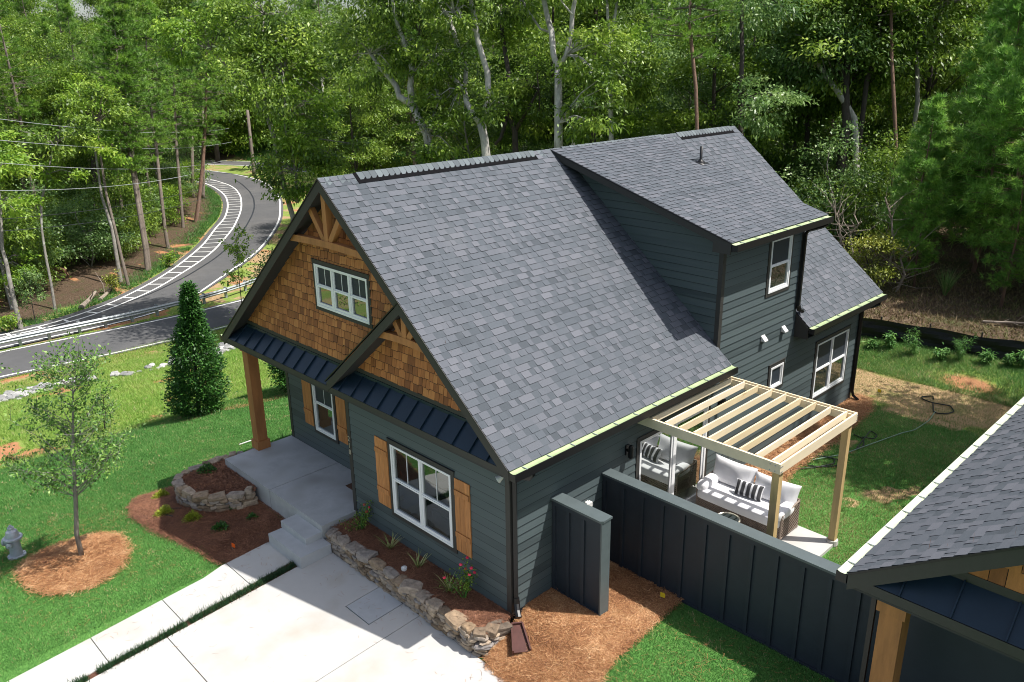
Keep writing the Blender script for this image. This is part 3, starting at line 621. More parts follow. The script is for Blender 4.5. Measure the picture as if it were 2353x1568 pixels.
fence('privacy_fence', 'long dark board and batten fence running to the neighbouring house', .024, 6.05, 2.58, 2.8, 2.0, -.1, [.07+.475*i for i in range(13)])
pg = thing('pergola', 'new unpainted pine pergola over the patio', 'pergola', (1.6, 5.1, 0)); g = np.random.default_rng(9)
def pbox(nm, *a): m = MB(); m.box(*a, float(g.random())); return m.build(nm, MT['pine'], pg)
pbox('beam', .03, 3.55, 2.8, 3.3, 3.59, 3.0); pbox('beam', .03, 3.595, 2.8, 3.258, 3.63, 2.985); pbox('beam', .03, 6.66, 2.8, 3.3, 6.70, 3.0); pbox('beam', .03, 6.62, 2.8, 3.258, 6.655, 2.96)
pbox('beam', 3.26, 3.592, 2.8, 3.3, 6.658, 3.0); pbox('ledger', .026, 3.632, 2.8, .065, 6.618, 3.0)
for i in range(9): x = .40+i*.335; pbox('rafter', x, 3.632, 2.86, x+.038, 6.618, 3.0)
for (x, y) in [(3.11, 3.64), (3.11, 6.47)]:
    m = MB(); m.box(x, y, -.02, x+.14, y+.14, 2.858, float(g.random())); p_ = m.build('post', MT['pinepost'], pg)
    m = MB(); m.lathe([(.13, -.06), (.12, .05), (.02, .06)], (x+.07, y+.07, 0), 16); m.build('post_footing', MT['concrete'], p_)
for (x, y) in [(3.304, 3.57), (3.304, 3.62), (3.304, 6.68)]:
    for z in (2.84, 2.95): m = MB(); m.lathe([(.011, 0), (.011, .008)], (x, y, z), 8, axis=(1, 0, 0)); m.build('bolt', MT['steel'], pg)
for (x) in (3.1, 3.2):
    for z in (2.84, 2.95): m = MB(); m.lathe([(.011, 0), (.011, .008)], (x, 3.549, z), 8, axis=(0, -1, 0)); m.build('bolt', MT['steel'], pg)
m = MB(); m.box(.0, 3.0, -.12, 3.25, 6.62, -.005); struct(m.build('patio', MT['concrete']))

# sofa
sf = thing('outdoor_sofa', 'wicker outdoor sofa with white cushions under the pergola', 'sofa', (1.33, 6.1, 0))
def weave(mb, p, u, v, nu, nv, rad=.012, off=(0, 0, 0)):
    p, u, v = Vector(p), Vector(u), Vector(v); n_ = u.cross(v).normalized()
    for i in range(-nv, nu):
        a, b = i/nu, (i+nv)/nu; t0 = max(0, -i/nv); t1 = min(1, (nu-i)/nv)
        if t1 > t0:
            mb.tube([p+u*(a+(b-a)*t0)+v*t0, p+u*(a+(b-a)*t1)+v*t1], rad, 4, .3+.5*random.random(), False)
            mb.tube([p+u*(1-(a+(b-a)*t0))+v*t0+n_*.01, p+u*(1-(a+(b-a)*t1))+v*t1+n_*.01], rad, 4, .3+.5*random.random(), False)
fx0, fx1, fy0, fy1 = .28, 2.38, 5.74, 6.5
m = MB(); 
for (p, u, v, nu, nv) in [((fx0, fy0, .06), (fx1-fx0, 0, 0), (0, 0, .26), 34, 5), ((fx1, fy0, .06), (0, fy1-fy0, 0), (0, 0, .56), 13, 9), ((fx0, fy0, .06), (0, fy1-fy0, 0), (0, 0, .56), 13, 9), ((fx0, fy1, .06), (fx1-fx0, 0, 0), (0, 0, .62), 34, 10)]:
    weave(m, p, u, v, nu, nv)
for (a, b) in [((fx1, fy0, .02), (fx1, fy0, .58)), ((fx1, fy1, .02), (fx1, fy1, .7)), ((fx0, fy0, .02), (fx0, fy0, .58)), ((fx0, fy1, .02), (fx0, fy1, .7)), ((fx1, fy0, .6), (fx1, fy1, .68)), ((fx0, fy0, .6), (fx0, fy1, .68)), ((fx0, fy1, .7), (fx1, fy1, .7)), ((fx0, fy0, .32), (fx1, fy0, .32)), ((fx0, fy0, .06), (fx1, fy0, .06)), ((fx1, fy0, .06), (fx1, fy1, .06))]: m.tube([a, b], .022, 8, .4)
m.build('wicker_frame', MT['wicker'], sf)
def cushion(nm, c, size, rot=0, tilt=0, e=.28, mt='cushion', parent=None, ax='x'):
    m = MB(); m.superq((0, 0, 0), size, 0, e, .015, hash(nm) % 97, .5, 28, 14); R = Matrix.Rotation(rot, 3, 'Z') @ Matrix.Rotation(tilt, 3, 'X')
    m.v = [tuple(R @ Vector(p)+Vector(c)) for p in m.v]; return m.build(nm, MT[mt], parent, True)
def pillowpt(u, v, w_, h_, t_, sgn, o=0):   # u, v in -1..1; pinched corners, full middle
    k = 1-.07*(1-v*v)*abs(u)**3; k2 = 1-.09*(1-u*u)*abs(v)**3; th = t_/2*max(0., (1-u**4)*(1-v**4))**.55*(1+.06*math.sin(5*u+3*v))
    return Vector((u*w_/2*k, sgn*(th+o), v*h_/2*k2))
def pillow(nm, c, w_, h_, t_, rot, tilt, parent, mt='cushion'):
    P = Matrix.Translation(c) @ Matrix.Rotation(rot, 4, 'Z') @ Matrix.Rotation(tilt, 4, 'X'); m = MB(); n = 18
    for sgn in (-1, 1):
        i0 = len(m.v)
        for a in range(n+1):
            for b in range(n+1): m.v.append(tuple(P @ pillowpt(-1+2*a/n, -1+2*b/n, w_, h_, t_, sgn)))
        for a in range(n):
            for b in range(n): q = (i0+a*(n+1)+b, i0+(a+1)*(n+1)+b, i0+(a+1)*(n+1)+b+1, i0+a*(n+1)+b+1); m.f.append(q if sgn < 0 else q[::-1]); m.r.append(.5)
    m.build(nm, MT[mt], parent, True); return P
cushion('seat_cushion', (1.33, 6.02, .41), (2.04, .78, .24), parent=sf, e=.22)
pillow('back_cushion', (.8, 6.4, .78), 1.1, .62, .26, 0, -.32, sf); pillow('back_cushion', (1.86, 6.4, .76), 1.08, .58, .26, .05, -.32, sf)
for x in (.4, 2.27): m = MB(); m.superq((x, 6.0, .58), (.27, .74, .24), 0, .6, .03, 3, .5, 24, 12); m.build('arm_bolster', MT['cushion'], sf, True)
pw_ = thing('throw_pillow', 'charcoal and white striped lumbar pillow on the white sofa', 'pillow', (1.4, 6.12, .52)); P = pillow('pillow_cover', (1.36, 6.13, .69), .66, .36, .17, .12, -.5, pw_)
for i in range(5):
    x0 = -.86+i*.4; s = MB(); n = 18
    for sgn in (-1,):
        for k in range(n):
            z0, z1 = -.97+1.94*k/n, -.97+1.94*(k+1)/n; zm = (z0+z1)/2; a, b = x0, x0+.2; xs9 = [a, a+.05, a+.1, a+.15, b]
            for q0, q1 in zip(xs9[:-1], xs9[1:]): s.face([tuple(P @ pillowpt(x, z, .66, .36, .17, sgn, .004)) for x, z in [(q0, z0), (q1, z0), (q1, z1), (q0, z1)][::-sgn]])
            s.face([tuple(P @ pillowpt(x, z, .66, .36, .17, sgn, .004)) for x, z in [(b, z0), (b+.05, zm), (b, z1)][::-sgn]]); s.face([tuple(P @ pillowpt(x, z, .66, .36, .17, sgn, .004)) for x, z in [(a, z0), (a, z1), (a-.05, zm)][::-sgn]])
    s.build('pillow_stripe', MT['stripe'], pw_)
m = MB(); ct = thing('coffee_table', 'small round glass and metal coffee table in front of the sofa', 'coffee table', (1.45, 5.14, 0))
m.tube([(1.45+.25*math.cos(a*.3142), 5.14+.25*math.sin(a*.3142), .42) for a in range(21)], .02, 8); m.build('rim', MT['brass'], ct); m = MB(); m.lathe([(.24, .41), (.24, .42)], (1.45, 5.14, 0), 28); m.build('glass_top', MT['tableglass'], ct)
for a in (0.4, 2.5, 4.6): m = MB(); m.tube([(1.45+.22*math.cos(a), 5.14+.22*math.sin(a), .41), (1.45+.1*math.cos(a), 5.14+.1*math.sin(a), .2), (1.45+.22*math.cos(a), 5.14+.22*math.sin(a), 0)], .014, 6); m.build('leg', MT['black'], ct)

# ================================================================= CONCRETE: drive, walk, steps
def zd(y): return -.45+.05*(min(y, -.9)+.9)
def quadslab(mb, pts, th=.1, lift=0, r=.5):
    q = [(x, y, zd(y)+lift) for x, y in pts]; prism(mb, [(a, b, c-th) for a, b, c in q], (0, 0, th), r)
m = MB(); J = .009
ys = [-.9, -4.63, -8.3, -12]; xs = [-1.67, 2.0, 6.0]
def lx(y): return -4.93-.02*(y+1)*-1 if False else -4.95-(y+1)*.025
pan = []
for i in range(3):
    ya, yb = ys[i]-J, ys[i+1]+J; pan.append([(lx(yb), yb), (-1.67-J, yb), (-1.67-J, ya), (lx(ya), ya)])
    for k in range(2): pan.append([(xs[k]+J, yb), (xs[k+1]-J, yb), (xs[k+1]-J, ya), (xs[k]+J, ya)])
for i, q in enumerate(pan):
    if i == 0:
        ya, yb = ys[0]-J, ys[1]+J
        for qq in [[(lx(yb), yb), (-3.02, yb), (-3.02, ya), (lx(ya), ya)], [(-3.02, yb), (-2.2, yb), (-2.2, -1.755), (-3.02, -1.755)], [(-2.2, yb), (-1.67-J, yb), (-1.67-J, ya), (-2.2, ya)]]: quadslab(m, qq, r=.55)
    else: quadslab(m, q, r=.4+.1*(i % 3))
struct(m.build('driveway', MT['concrete']))
m = MB(); quadslab(m, [(-3.0, -1.735), (-2.22, -1.735), (-2.22, -.92), (-3.0, -.92)], lift=.003); struct(m.build('drive_inset_slab', MT['newslab']))
m = MB(); yy_ = [-1.66, -2.72, -4.22, -5.68, -7.15, -8.6, -12]
def wo(y): return np.interp(-y, [1.66, 2.83, 3.3, 4.2, 5.65, 7.2, 12], [-6.27, -6.24, -6.12, -6.08, -6.0, -5.93, -5.7])
def wi(y): return np.interp(-y, [1.66, 2.56, 4.25, 5.65, 6.3, 12], [-5.2, -5.15, -5.07, -5.0, -4.96, -4.74])
for i in range(6):
    a, b = yy_[i]-J, yy_[i+1]+J; cuts = [a]+[c for c in (-2.83, -3.3) if b < c < a]+[b]
    for k in range(len(cuts)-1): quadslab(m, [(wo(cuts[k+1]), cuts[k+1]), (wi(cuts[k+1]), cuts[k+1]), (wi(cuts[k]), cuts[k]), (wo(cuts[k]), cuts[k])], r=.6)
struct(m.build('front_walk', MT['concrete']))
m = MB(); m.box(-6.16, -1.70, -.62, -4.78, -.93, -.21, .3); m.box(-6.2, -1.345, -.212, -5.12, -.932, -.05, .6); tag(m.build('concrete_steps', MT['newslab']), 'two pale concrete steps up to the front porch', 'steps')
m = MB(); m.box(-6.26, .47, .1, -5.45, .96, .118); tag(m.build('doormat', MT['matbrown']), 'brown doormat on the porch by the entry wall', 'doormat')

# ================================================================= GROUND
xs_ = np.concatenate([np.arange(-420, -140, 12), np.arange(-140, -50, 1.6), np.arange(-50, -26, .7), np.arange(-26, 8, .24), np.arange(8, 30, 1.2), np.arange(30, 240, 12)])
ys_ = np.concatenate([np.arange(-120, -14, 8), np.arange(-14, 21, .24), np.arange(21, 60, .8), np.arange(60, 110, 2), np.arange(110, 420, 12)])
GX, GY = np.meshgrid(xs_, ys_); GZ = hz(GX, GY)
def vn(x, y, s, seed=0):   # cheap smooth value noise
    g = np.random.default_rng(seed); T = g.random((64, 64)); x = np.asarray(x)*s+17.3; y = np.asarray(y)*s+5.1
    xi = np.floor(x).astype(int); yi = np.floor(y).astype(int); fx = x-xi; fy = y-yi; fx = fx*fx*(3-2*fx); fy = fy*fy*(3-2*fy)
    a = T[yi % 64, xi % 64]; b = T[yi % 64, (xi+1) % 64]; c_ = T[(yi+1) % 64, xi % 64]; d = T[(yi+1) % 64, (xi+1) % 64]
    return (a*(1-fx)+b*fx)*(1-fy)+(c_*(1-fx)+d*fx)*fy
def fbm(x, y, s, seed=0): return .5*vn(x, y, s, seed)+.3*vn(x, y, s*2.3, seed+1)+.2*vn(x, y, s*5.1, seed+2)
onhouse = (GX > -9.6) & (GX < -.1) & (GY > .2) & (GY < 14.2)
far = np.clip((np.hypot(GX-9, GY+9)-30)/40, 0, 1)
GZ = GZ+(fbm(GX, GY, .5, 3)-.5)*(.05+.5*far)*np.where((GX < -10) | (GY > 15.5), 1, .15)
# the roads lie on the graded bench: keep the ground under them level
L1 = [(-47.0, -20), (-47.52, 3.09), (-47.41, 4.7), (-47.7, 5.26), (-48.13, 6.34), (-48.69, 7.59), (-49.25, 8.68), (-49.9, 9.88), (-50.92, 11.07), (-51.88, 12.29), (-52.86, 13.46), (-54.07, 14.67), (-56.41, 16.94), (-60.83, 20.65), (-63.67, 22.84), (-70.06, 27.05), (-73.81, 29.76), (-77.13, 31.66), (-80.02, 33.23), (-84.03, 35.2), (-87.62, 36.76), (-92.13, 38.3), (-96.65, 39.5), (-100.46, 40.2), (-108, 40.5), (-120, 39)]
L2 = [(-46.6, -20), (-46.9, 3.2), (-47.12, 6.53), (-47.27, 7.03), (-48.06, 8.41), (-48.67, 9.58), (-49.49, 10.88), (-50.26, 12.07), (-51.1, 13.28), (-52.36, 14.63), (-53.72, 15.95), (-54.8, 17.13), (-57.63, 19.9), (-60.35, 22.23), (-64.91, 25.58), (-68.72, 28.24), (-74.76, 31.97), (-79.0, 34.38), (-82.98, 36.4), (-86.45, 38.1), (-89.11, 39.19), (-92.46, 40.51), (-96.59, 41.69), (-102.28, 42.41), (-108, 42.6), (-120, 41.2)]
L3 = [(-44.6, -20), (-44.9, 1.66), (-44.75, 5), (-44.6, 8.3), (-44.88, 9.92), (-45.45, 11.86), (-46.8, 14), (-49.26, 16.6), (-51.38, 18.8), (-54.61, 22.29), (-57.6, 25.1), (-61.26, 27.97), (-65.49, 31.1), (-69.64, 33.9), (-76.13, 37.65), (-79.2, 39.36), (-83, 41.3), (-87.31, 43.22), (-90.53, 44.4), (-95.18, 46.02), (-99.6, 46.99), (-105.55, 47.3), (-112, 46.9), (-122, 45)]
WN = [(-43.9, -20), (-43.9, 1.33), (-43.7, 3.82), (-43.5, 6.44), (-43.3, 8.55), (-43.2, 12.47), (-43.6, 16.85), (-44.6, 24), (-47, 33)]
EN = [(-39.6, -20), (-39.46, .07), (-39.18, 2.43), (-38.98, 4.04), (-38.84, 5.66), (-38.75, 7.57), (-38.69, 9.88), (-38.76, 12.54), (-39.1, 18), (-40, 26), (-42, 34)]
FT = [(-150, 38), (-125.47, 52.37), (-121.56, 55.0), (-115.97, 58.33), (-108, 60), (-102.78, 60.6), (-95, 59.5), (-80, 56), (-60, 50)]
FB = [(-148, 33), (-123.18, 48.6), (-117.39, 51.9), (-111.65, 54.6), (-105, 55.6), (-99, 55.6), (-93, 54.8), (-79, 51.3), (-59, 45)]
def distpoly(PX, PY, pl):
    d = np.full(PX.shape, 1e9)
    for (a, b), (c_, e) in zip(pl[:-1], pl[1:]):
        ux, uy = c_-a, e-b; t = np.clip(((PX-a)*ux+(PY-b)*uy)/(ux*ux+uy*uy), 0, 1); d = np.minimum(d, np.hypot(PX-a-ux*t, PY-b-uy*t))
    return d
def resamp(pl, n):
    P = np.array(pl, float); s = np.concatenate([[0], np.cumsum(np.hypot(*(P[1:]-P[:-1]).T))]); u = np.linspace(0, s[-1], n)
    q = np.stack([np.interp(u, s, P[:, 0]), np.interp(u, s, P[:, 1])], 1)
    for _ in range(3): q[1:-1] = (q[:-2]+2*q[1:-1]+q[2:])/4
    return q
mid1 = [((a[0]+b[0])/2, (a[1]+b[1])/2) for a, b in zip(resamp(L1, 40), resamp(L3, 40))]; mid2 = [((a[0]+b[0])/2, (a[1]+b[1])/2) for a, b in zip(resamp(WN, 20), resamp(EN, 20))]
mid3 = [((a[0]+b[0])/2, (a[1]+b[1])/2) for a, b in zip(resamp(FT, 20), resamp(FB, 20))]
dr = np.minimum(distpoly(GX, GY, mid1), distpoly(GX, GY, mid2)); rd = np.clip((dr-5.5)/4, 0, 1)
d3 = distpoly(GX, GY, mid3); rd3 = np.clip((d3-5)/5, 0, 1); rd = np.minimum(rd, rd3)
RZ = np.where(GX < -38, -6.04, GZ); GZ = RZ*(1-rd)+GZ*rd
GZ[(GX > -5.25) & (GX < .1) & (GY > -.85) & (GY < 0.3)] = -.55
cone = (GX > -7) & (GX < 6.3) & (GY < -.86); GZ[cone] -= .06
GZ[(GX > -.2) & (GX < 3.6) & (GY > 2.9) & (GY < 6.9)] -= .03
# zones (weights): lawn, meadow, straw, litter, clay
nz = fbm(GX, GY, .8, 9)
edgeL = np.interp(GY, [-12, -3.51, -.89, .38, .95, 1.54, 3.14, 3.74, 12], [-26, -23.1, -20.6, -20.6, -19.1, -18.6, -18.4, -17.8, -17])
lawn = sst(-.25, .25, GX-edgeL+(nz-.5)*1.6); lawn = np.where(GY > 14.6+(nz-.5)*1.2, 0, lawn)
litter = np.maximum(sst(19.8, 21.5, GY+(nz-.5)*1.5-np.where(GX < -30, 200, 0)), 0)
side = np.interp(GY, [p[1] for p in L1], [p[0] for p in L1]); left = (GX < side-2.2+(nz-.5)*2) & (GX > -175) & ((GY < 46) | (GX < -125)); litter = np.where(left, 1, litter)
litter = np.where((GX < -128) & (GY < 48), 1, litter); litter = np.where(np.hypot(GX-9, GY+9) > 158, 1, litter); litter = np.where((GX > -78) & (GX < -14) & (GY > 46), 1, litter)
clay = np.clip(np.exp(-((GX-edgeL-.1)/.35)**2)*sst(.35, .7, nz)*1.2+sst(.62, .75, fbm(GX, GY, .7, 31))*.8*((GX < -20) & (GX > -125) & (GY < 48)), 0, 1)
clay = np.maximum(clay, np.exp(-((GX-2.3)/1.1)**2-((GY-17.5)/.5)**2)*.9)
clay = np.maximum(clay, np.exp(-((GX+19.4)/1.0)**2-((GY-2.1)/.7)**2))
dry = np.clip(np.where((GY > 14) & (GY < 17.2) & (GX > -2), 1, 0)*sst(14.4, 15.1, GY+(nz-.5)*1.4)*(1-sst(16.6, 17.4, GY+(nz-.5)))+sst(-34.5, -36.5, GX)*(GX > -40)*.55+((GX < -44) & (GX > -128))*sst(.35, .6, nz)*(1-litter)*np.where(GY > 40, .6, .9), 0, 1)
yd = (GX > 0) & (GY > 6.8) & (GY < 17.3); dry = np.where(yd & (fbm(GX, GY, .55, 77) > .66), np.maximum(dry, .75), dry); dry = np.where((GX > 1.1) & (GX < 3.2) & (GY > 14.2) & (GY < 16.9), 1, dry)
V = np.stack([GX.ravel(), GY.ravel(), GZ.ravel()], 1); ny, nx = GX.shape; idx = np.arange(ny*nx).reshape(ny, nx)
F = np.stack([idx[:-1, :-1].ravel(), idx[:-1, 1:].ravel(), idx[1:, 1:].ravel(), idx[1:, :-1].ravel()], 1)
def groundmat():
    m = bpy.data.materials.new('ground'); m.use_nodes = True; n = m.node_tree.nodes; l = m.node_tree.links; p = n['Principled BSDF']; p.inputs['Roughness'].default_value = .95; p.inputs['Specular IOR Level'].default_value = .15
    tc = n.new('ShaderNodeTexCoord')
    def noise(s, lo=.3, hi=.7, stretch=None, det=8):
        x = n.new('ShaderNodeTexNoise'); x.inputs['Scale'].default_value = s; x.inputs['Detail'].default_value = det; x.inputs['Roughness'].default_value = .7
        if stretch: mp = n.new('ShaderNodeMapping'); mp.inputs['Scale'].default_value = stretch; mp.inputs['Rotation'].default_value = (0, 0, -.9); l.new(tc.outputs['Object'], mp.inputs[0]); l.new(mp.outputs[0], x.inputs['Vector'])
        else: l.new(tc.outputs['Object'], x.inputs['Vector'])
        r = n.new('ShaderNodeMapRange'); r.inputs[1].default_value = lo; r.inputs[2].default_value = hi; l.new(x.outputs[0], r.inputs[0]); return r.outputs[0]
    def mix(f, a, b):
        x = n.new('ShaderNodeMix'); x.data_type = 'RGBA'
        if isinstance(f, float): x.inputs[0].default_value = f
        else: l.new(f, x.inputs[0])
        for i, c in ((6, a), (7, b)):
            if isinstance(c, tuple): x.inputs[i].default_value = c4(c)
            else: l.new(c, x.inputs[i])
        return x.outputs[2]
    def at(nm, w=.35):
        a = n.new('ShaderNodeAttribute'); a.attribute_name = nm
        ad = n.new('ShaderNodeMath'); ad.operation = 'MULTIPLY_ADD'; l.new(brk, ad.inputs[0]); ad.inputs[1].default_value = w; l.new(a.outputs['Fac'], ad.inputs[2])
        r = n.new('ShaderNodeMapRange'); r.inputs[1].default_value = .35+w/2; r.inputs[2].default_value = .65+w/2; l.new(ad.outputs[0], r.inputs[0]); return r.outputs[0]
    brk = noise(3.0, .3, .7)
    lawn_c = mix(noise(.45), (.08, .21, .045), (.13, .29, .065)); lawn_c = mix(noise(16, .35, .7), lawn_c, (.04, .13, .025)); lawn_c = mix(noise(2.2, .58, .75, (1, 3.2, 1)), lawn_c, (.2, .25, .09)); lawn_c = mix(noise(9, .68, .78, (1, 4, 1)), lawn_c, (.33, .25, .12))
    mead = mix(noise(1.1), (.17, .29, .045), (.32, .36, .1)); mead = mix(noise(7, .5, .8), mead, (.12, .22, .035)); mead = mix(noise(1.9, .6, .75), mead, (.5, .38, .22)); mead = mix(noise(24, .4, .7), mead, (.16, .22, .05))
    dr_ = mix(noise(3.5), (.5, .35, .2), (.38, .25, .13)); dr_ = mix(noise(20, .45, .7), dr_, (.26, .18, .1)); dr_ = mix(noise(.9, .52, .7), dr_, (.2, .22, .07))
    cl = mix(noise(2), (.36, .16, .075), (.45, .24, .12))
    li = mix(noise(5), (.05, .034, .022), (.12, .078, .048)); li = mix(noise(16, .52, .68), li, (.26, .2, .15)); li = mix(noise(.7, .5, .7), li, (.05, .075, .02))
    c_ = mix(at('lawn'), mead, lawn_c); c_ = mix(at('dry'), c_, dr_); c_ = mix(at('litter', .2), c_, li); c_ = mix(at('clay', .3), c_, cl)
    l.new(c_, p.inputs['Base Color'])
    x = n.new('ShaderNodeTexNoise'); x.inputs['Scale'].default_value = 26; x.inputs['Detail'].default_value = 8; l.new(tc.outputs['Object'], x.inputs['Vector'])
    b = n.new('ShaderNodeBump'); b.inputs['Strength'].default_value = .9; b.inputs['Distance'].default_value = .05; l.new(x.outputs[0], b.inputs['Height']); l.new(b.outputs[0], p.inputs['Normal']); return m
terrain = npmesh('ground', V, F, np.zeros(len(F)), groundmat(), smooth=True); struct(terrain)
for nm, arr in (('lawn', lawn), ('dry', dry), ('litter', litter), ('clay', clay)):
    a = terrain.data.attributes.new(nm, 'FLOAT', 'POINT'); a.data.foreach_set('value', np.clip(arr, 0, 1).astype(np.float32).ravel())
def samp(arr, X, Y):
    i = np.clip(np.searchsorted(xs_, X)-1, 0, nx-1); j = np.clip(np.searchsorted(ys_, Y)-1, 0, ny-1); return arr[j, i]
# real (sampled) ground height
from bisect import bisect_right
def GH(x, y):
    i = min(max(bisect_right(xs_, x)-1, 0), nx-2); j = min(max(bisect_right(ys_, y)-1, 0), ny-2)
    fx = (x-xs_[i])/(xs_[i+1]-xs_[i]); fy = (y-ys_[j])/(ys_[j+1]-ys_[j])
    return float((GZ[j, i]*(1-fx)+GZ[j, i+1]*fx)*(1-fy)+(GZ[j+1, i]*(1-fx)+GZ[j+1, i+1]*fx)*fy)
def strip(name, A_, B_, n, z, mt, kind=True, r=.5):
    a, b = resamp(A_, n), resamp(B_, n); m = MB()
    for i in range(n-1): m.face([(a[i][0], a[i][1], z), (a[i+1][0], a[i+1][1], z), (b[i+1][0], b[i+1][1], z), (b[i][0], b[i][1], z)], r)
    return struct(m.build(name, MT[mt])) if kind else m
def lineband(pl, n, wd, z, m, r=.5):
    q = resamp(pl, n)
    for i in range(n-1):
        d = q[i+1]-q[i]; d /= np.hypot(*d); nn = np.array([-d[1], d[0]])*wd/2
        m.face([(*(q[i]-nn), z), (*(q[i+1]-nn), z), (*(q[i+1]+nn), z), (*(q[i]+nn), z)], r)
def offs(pl, k):
    q = resamp(pl, 60); o = []
    for i in range(60):
        d = q[min(i+1, 59)]-q[max(i-1, 0)]; d /= np.hypot(*d); o.append((q[i][0]-d[1]*k, q[i][1]+d[0]*k))
    return o
strip('curving_road', offs(L1, .5), offs(L3, -.35), 90, -6.0, 'asphalt'); strip('near_road', offs(WN, .3), offs(EN, -.3), 50, -5.992, 'asphalt'); strip('far_road', offs(FT, -.3), offs(FB, .3), 40, -6.0, 'asphalt')
m = MB()
for pl, wd in ((L1, .18), (L2, .17), (L3, .18), (WN, .17), (EN, .17)): lineband(pl, 110, wd, -5.985, m)
for pl in (FT, FB): lineband(pl, 60, .25, -5.99, m)
a, b = resamp(L1, 800), resamp(L2, 800); cum = 0; last = 0
for i in range(60, 780):
    cum += float(np.hypot(*(a[i]-a[i-1])))
    dd = np.hypot(*(a[i]-b).T); jn = int(dd.argmin()); wdt = dd[jn]
    if cum-last > (1.75 if wdt < 2.3 else 1.75) and wdt > .35:
        last = cum; p0, p1 = a[i], b[jn]; d = (p1-p0)/wdt; nn = np.array([-d[1], d[0]])*.09
        m.face([(*(p0-nn), -5.984), (*(p1-nn), -5.984), (*(p1+nn), -5.984), (*(p0+nn), -5.984)])
struct(m.build('road_markings', MT['paint']))
m = MB(); lineband([(-101, 44.6), (-96.66, 43.39), (-89.39, 40.82), (-83.69, 38.37), (-78.04, 35.48), (-73.7, 32.9), (-68.83, 29.73), (-62.24, 25.13), (-57, 20.6), (-53, 16.4), (-50, 12.4), (-48, 8.2), (-46.6, 4.6)], 90, .16, -5.986, m); struct(m.build('road_tar_seam', MT['cabledark']))
# grass verge between the roads
# guardrail
gp_ = [(-44.15, -6.0), (-44.2, -2.0), (-44.25, .8), (-44.25, 2.41), (-44.2, 4.0), (-44.15, 5.73), (-44.1, 7.28), (-44.1, 8.93), (-44.2, 10.6), (-44.35, 12.3), (-44.6, 14.0), (-45.0, 15.8), (-45.6, 17.6), (-46.4, 19.6), (-47.6, 21.6)]
gr = thing('guardrail', 'galvanised steel guardrail between the two roads', 'guardrail', (-44.2, 5, -6.0)); q = resamp(gp_, 80); m = MB()
prof = [(0, .0), (.03, .04), (.075, .085), (.03, .13), (0, .165), (.03, .2), (.075, .245), (.03, .29), (0, .33)]
for i in range(79):
    for (o0, z0), (o1, z1) in zip(prof[:-1], prof[1:]):
        P_ = [(q[i][0]+o0, q[i][1], -5.63+z0), (q[i+1][0]+o0, q[i+1][1], -5.63+z0), (q[i+1][0]+o1, q[i+1][1], -5.63+z1), (q[i][0]+o1, q[i][1], -5.63+z1)]
        m.face(P_); m.face([(x-.012, y, z) for x, y, z in P_][::-1])
m.build('rail', MT['steel'], gr)
for (x, y) in gp_[1:]:
    x -= .3 if y < 14 else .25; m = MB(); m.box(x, y-.08, -6.15, x+.014, y+.08, -5.25); m.box(x+.014, y-.01, -6.15, x+.14, y+.01, -5.25); m.box(x+.14, y-.08, -6.15, x+.155, y+.08, -5.25); m.build('guardrail_post', MT['steel'], gr)
    m = MB(); m.box(x+.157, y-.07, -5.62, x+.28, y+.07, -5.32); m.build('spacer_block', MT['cabledark'], gr)

# ---------------------------------------------------------------- beds, edging stones, mulch
def insidepoly(px, py, poly):
    r = np.zeros(px.shape, bool); n = len(poly); j = n-1
    for i in range(n):
        xi, yi = poly[i]; xj, yj = poly[j]; c_ = ((yi > py) != (yj > py)) & (px < (xj-xi)*(py-yi)/(yj-yi+1e-12)+xi); r ^= c_; j = i
    return r
def bedmesh(name, poly, zf, mt, step=.16, mound=.03, jag=.06):
    xs2 = np.arange(min(p[0] for p in poly)-.2, max(p[0] for p in poly)+.2, step); ys2 = np.arange(min(p[1] for p in poly)-.2, max(p[1] for p in poly)+.2, step)
    X, Y = np.meshgrid(xs2, ys2); ins = insidepoly(X+(fbm(X, Y, 3, 4)-.5)*jag*2, Y+(fbm(X, Y, 3, 8)-.5)*jag*2, poly)
    Z = np.vectorize(zf)(X, Y)+mound+(fbm(X, Y, 4, 6)-.5)*.03
    Vv = np.stack([X.ravel(), Y.ravel(), Z.ravel()], 1); id2 = np.arange(X.size).reshape(X.shape); ok = ins[:-1, :-1] & ins[1:, :-1] & ins[:-1, 1:] & ins[1:, 1:]
    Ff = np.stack([id2[:-1, :-1][ok], id2[:-1, 1:][ok], id2[1:, 1:][ok], id2[1:, :-1][ok]], 1)
    return struct(npmesh(name, Vv, Ff, np.zeros(len(Ff)), MT[mt], smooth=True))
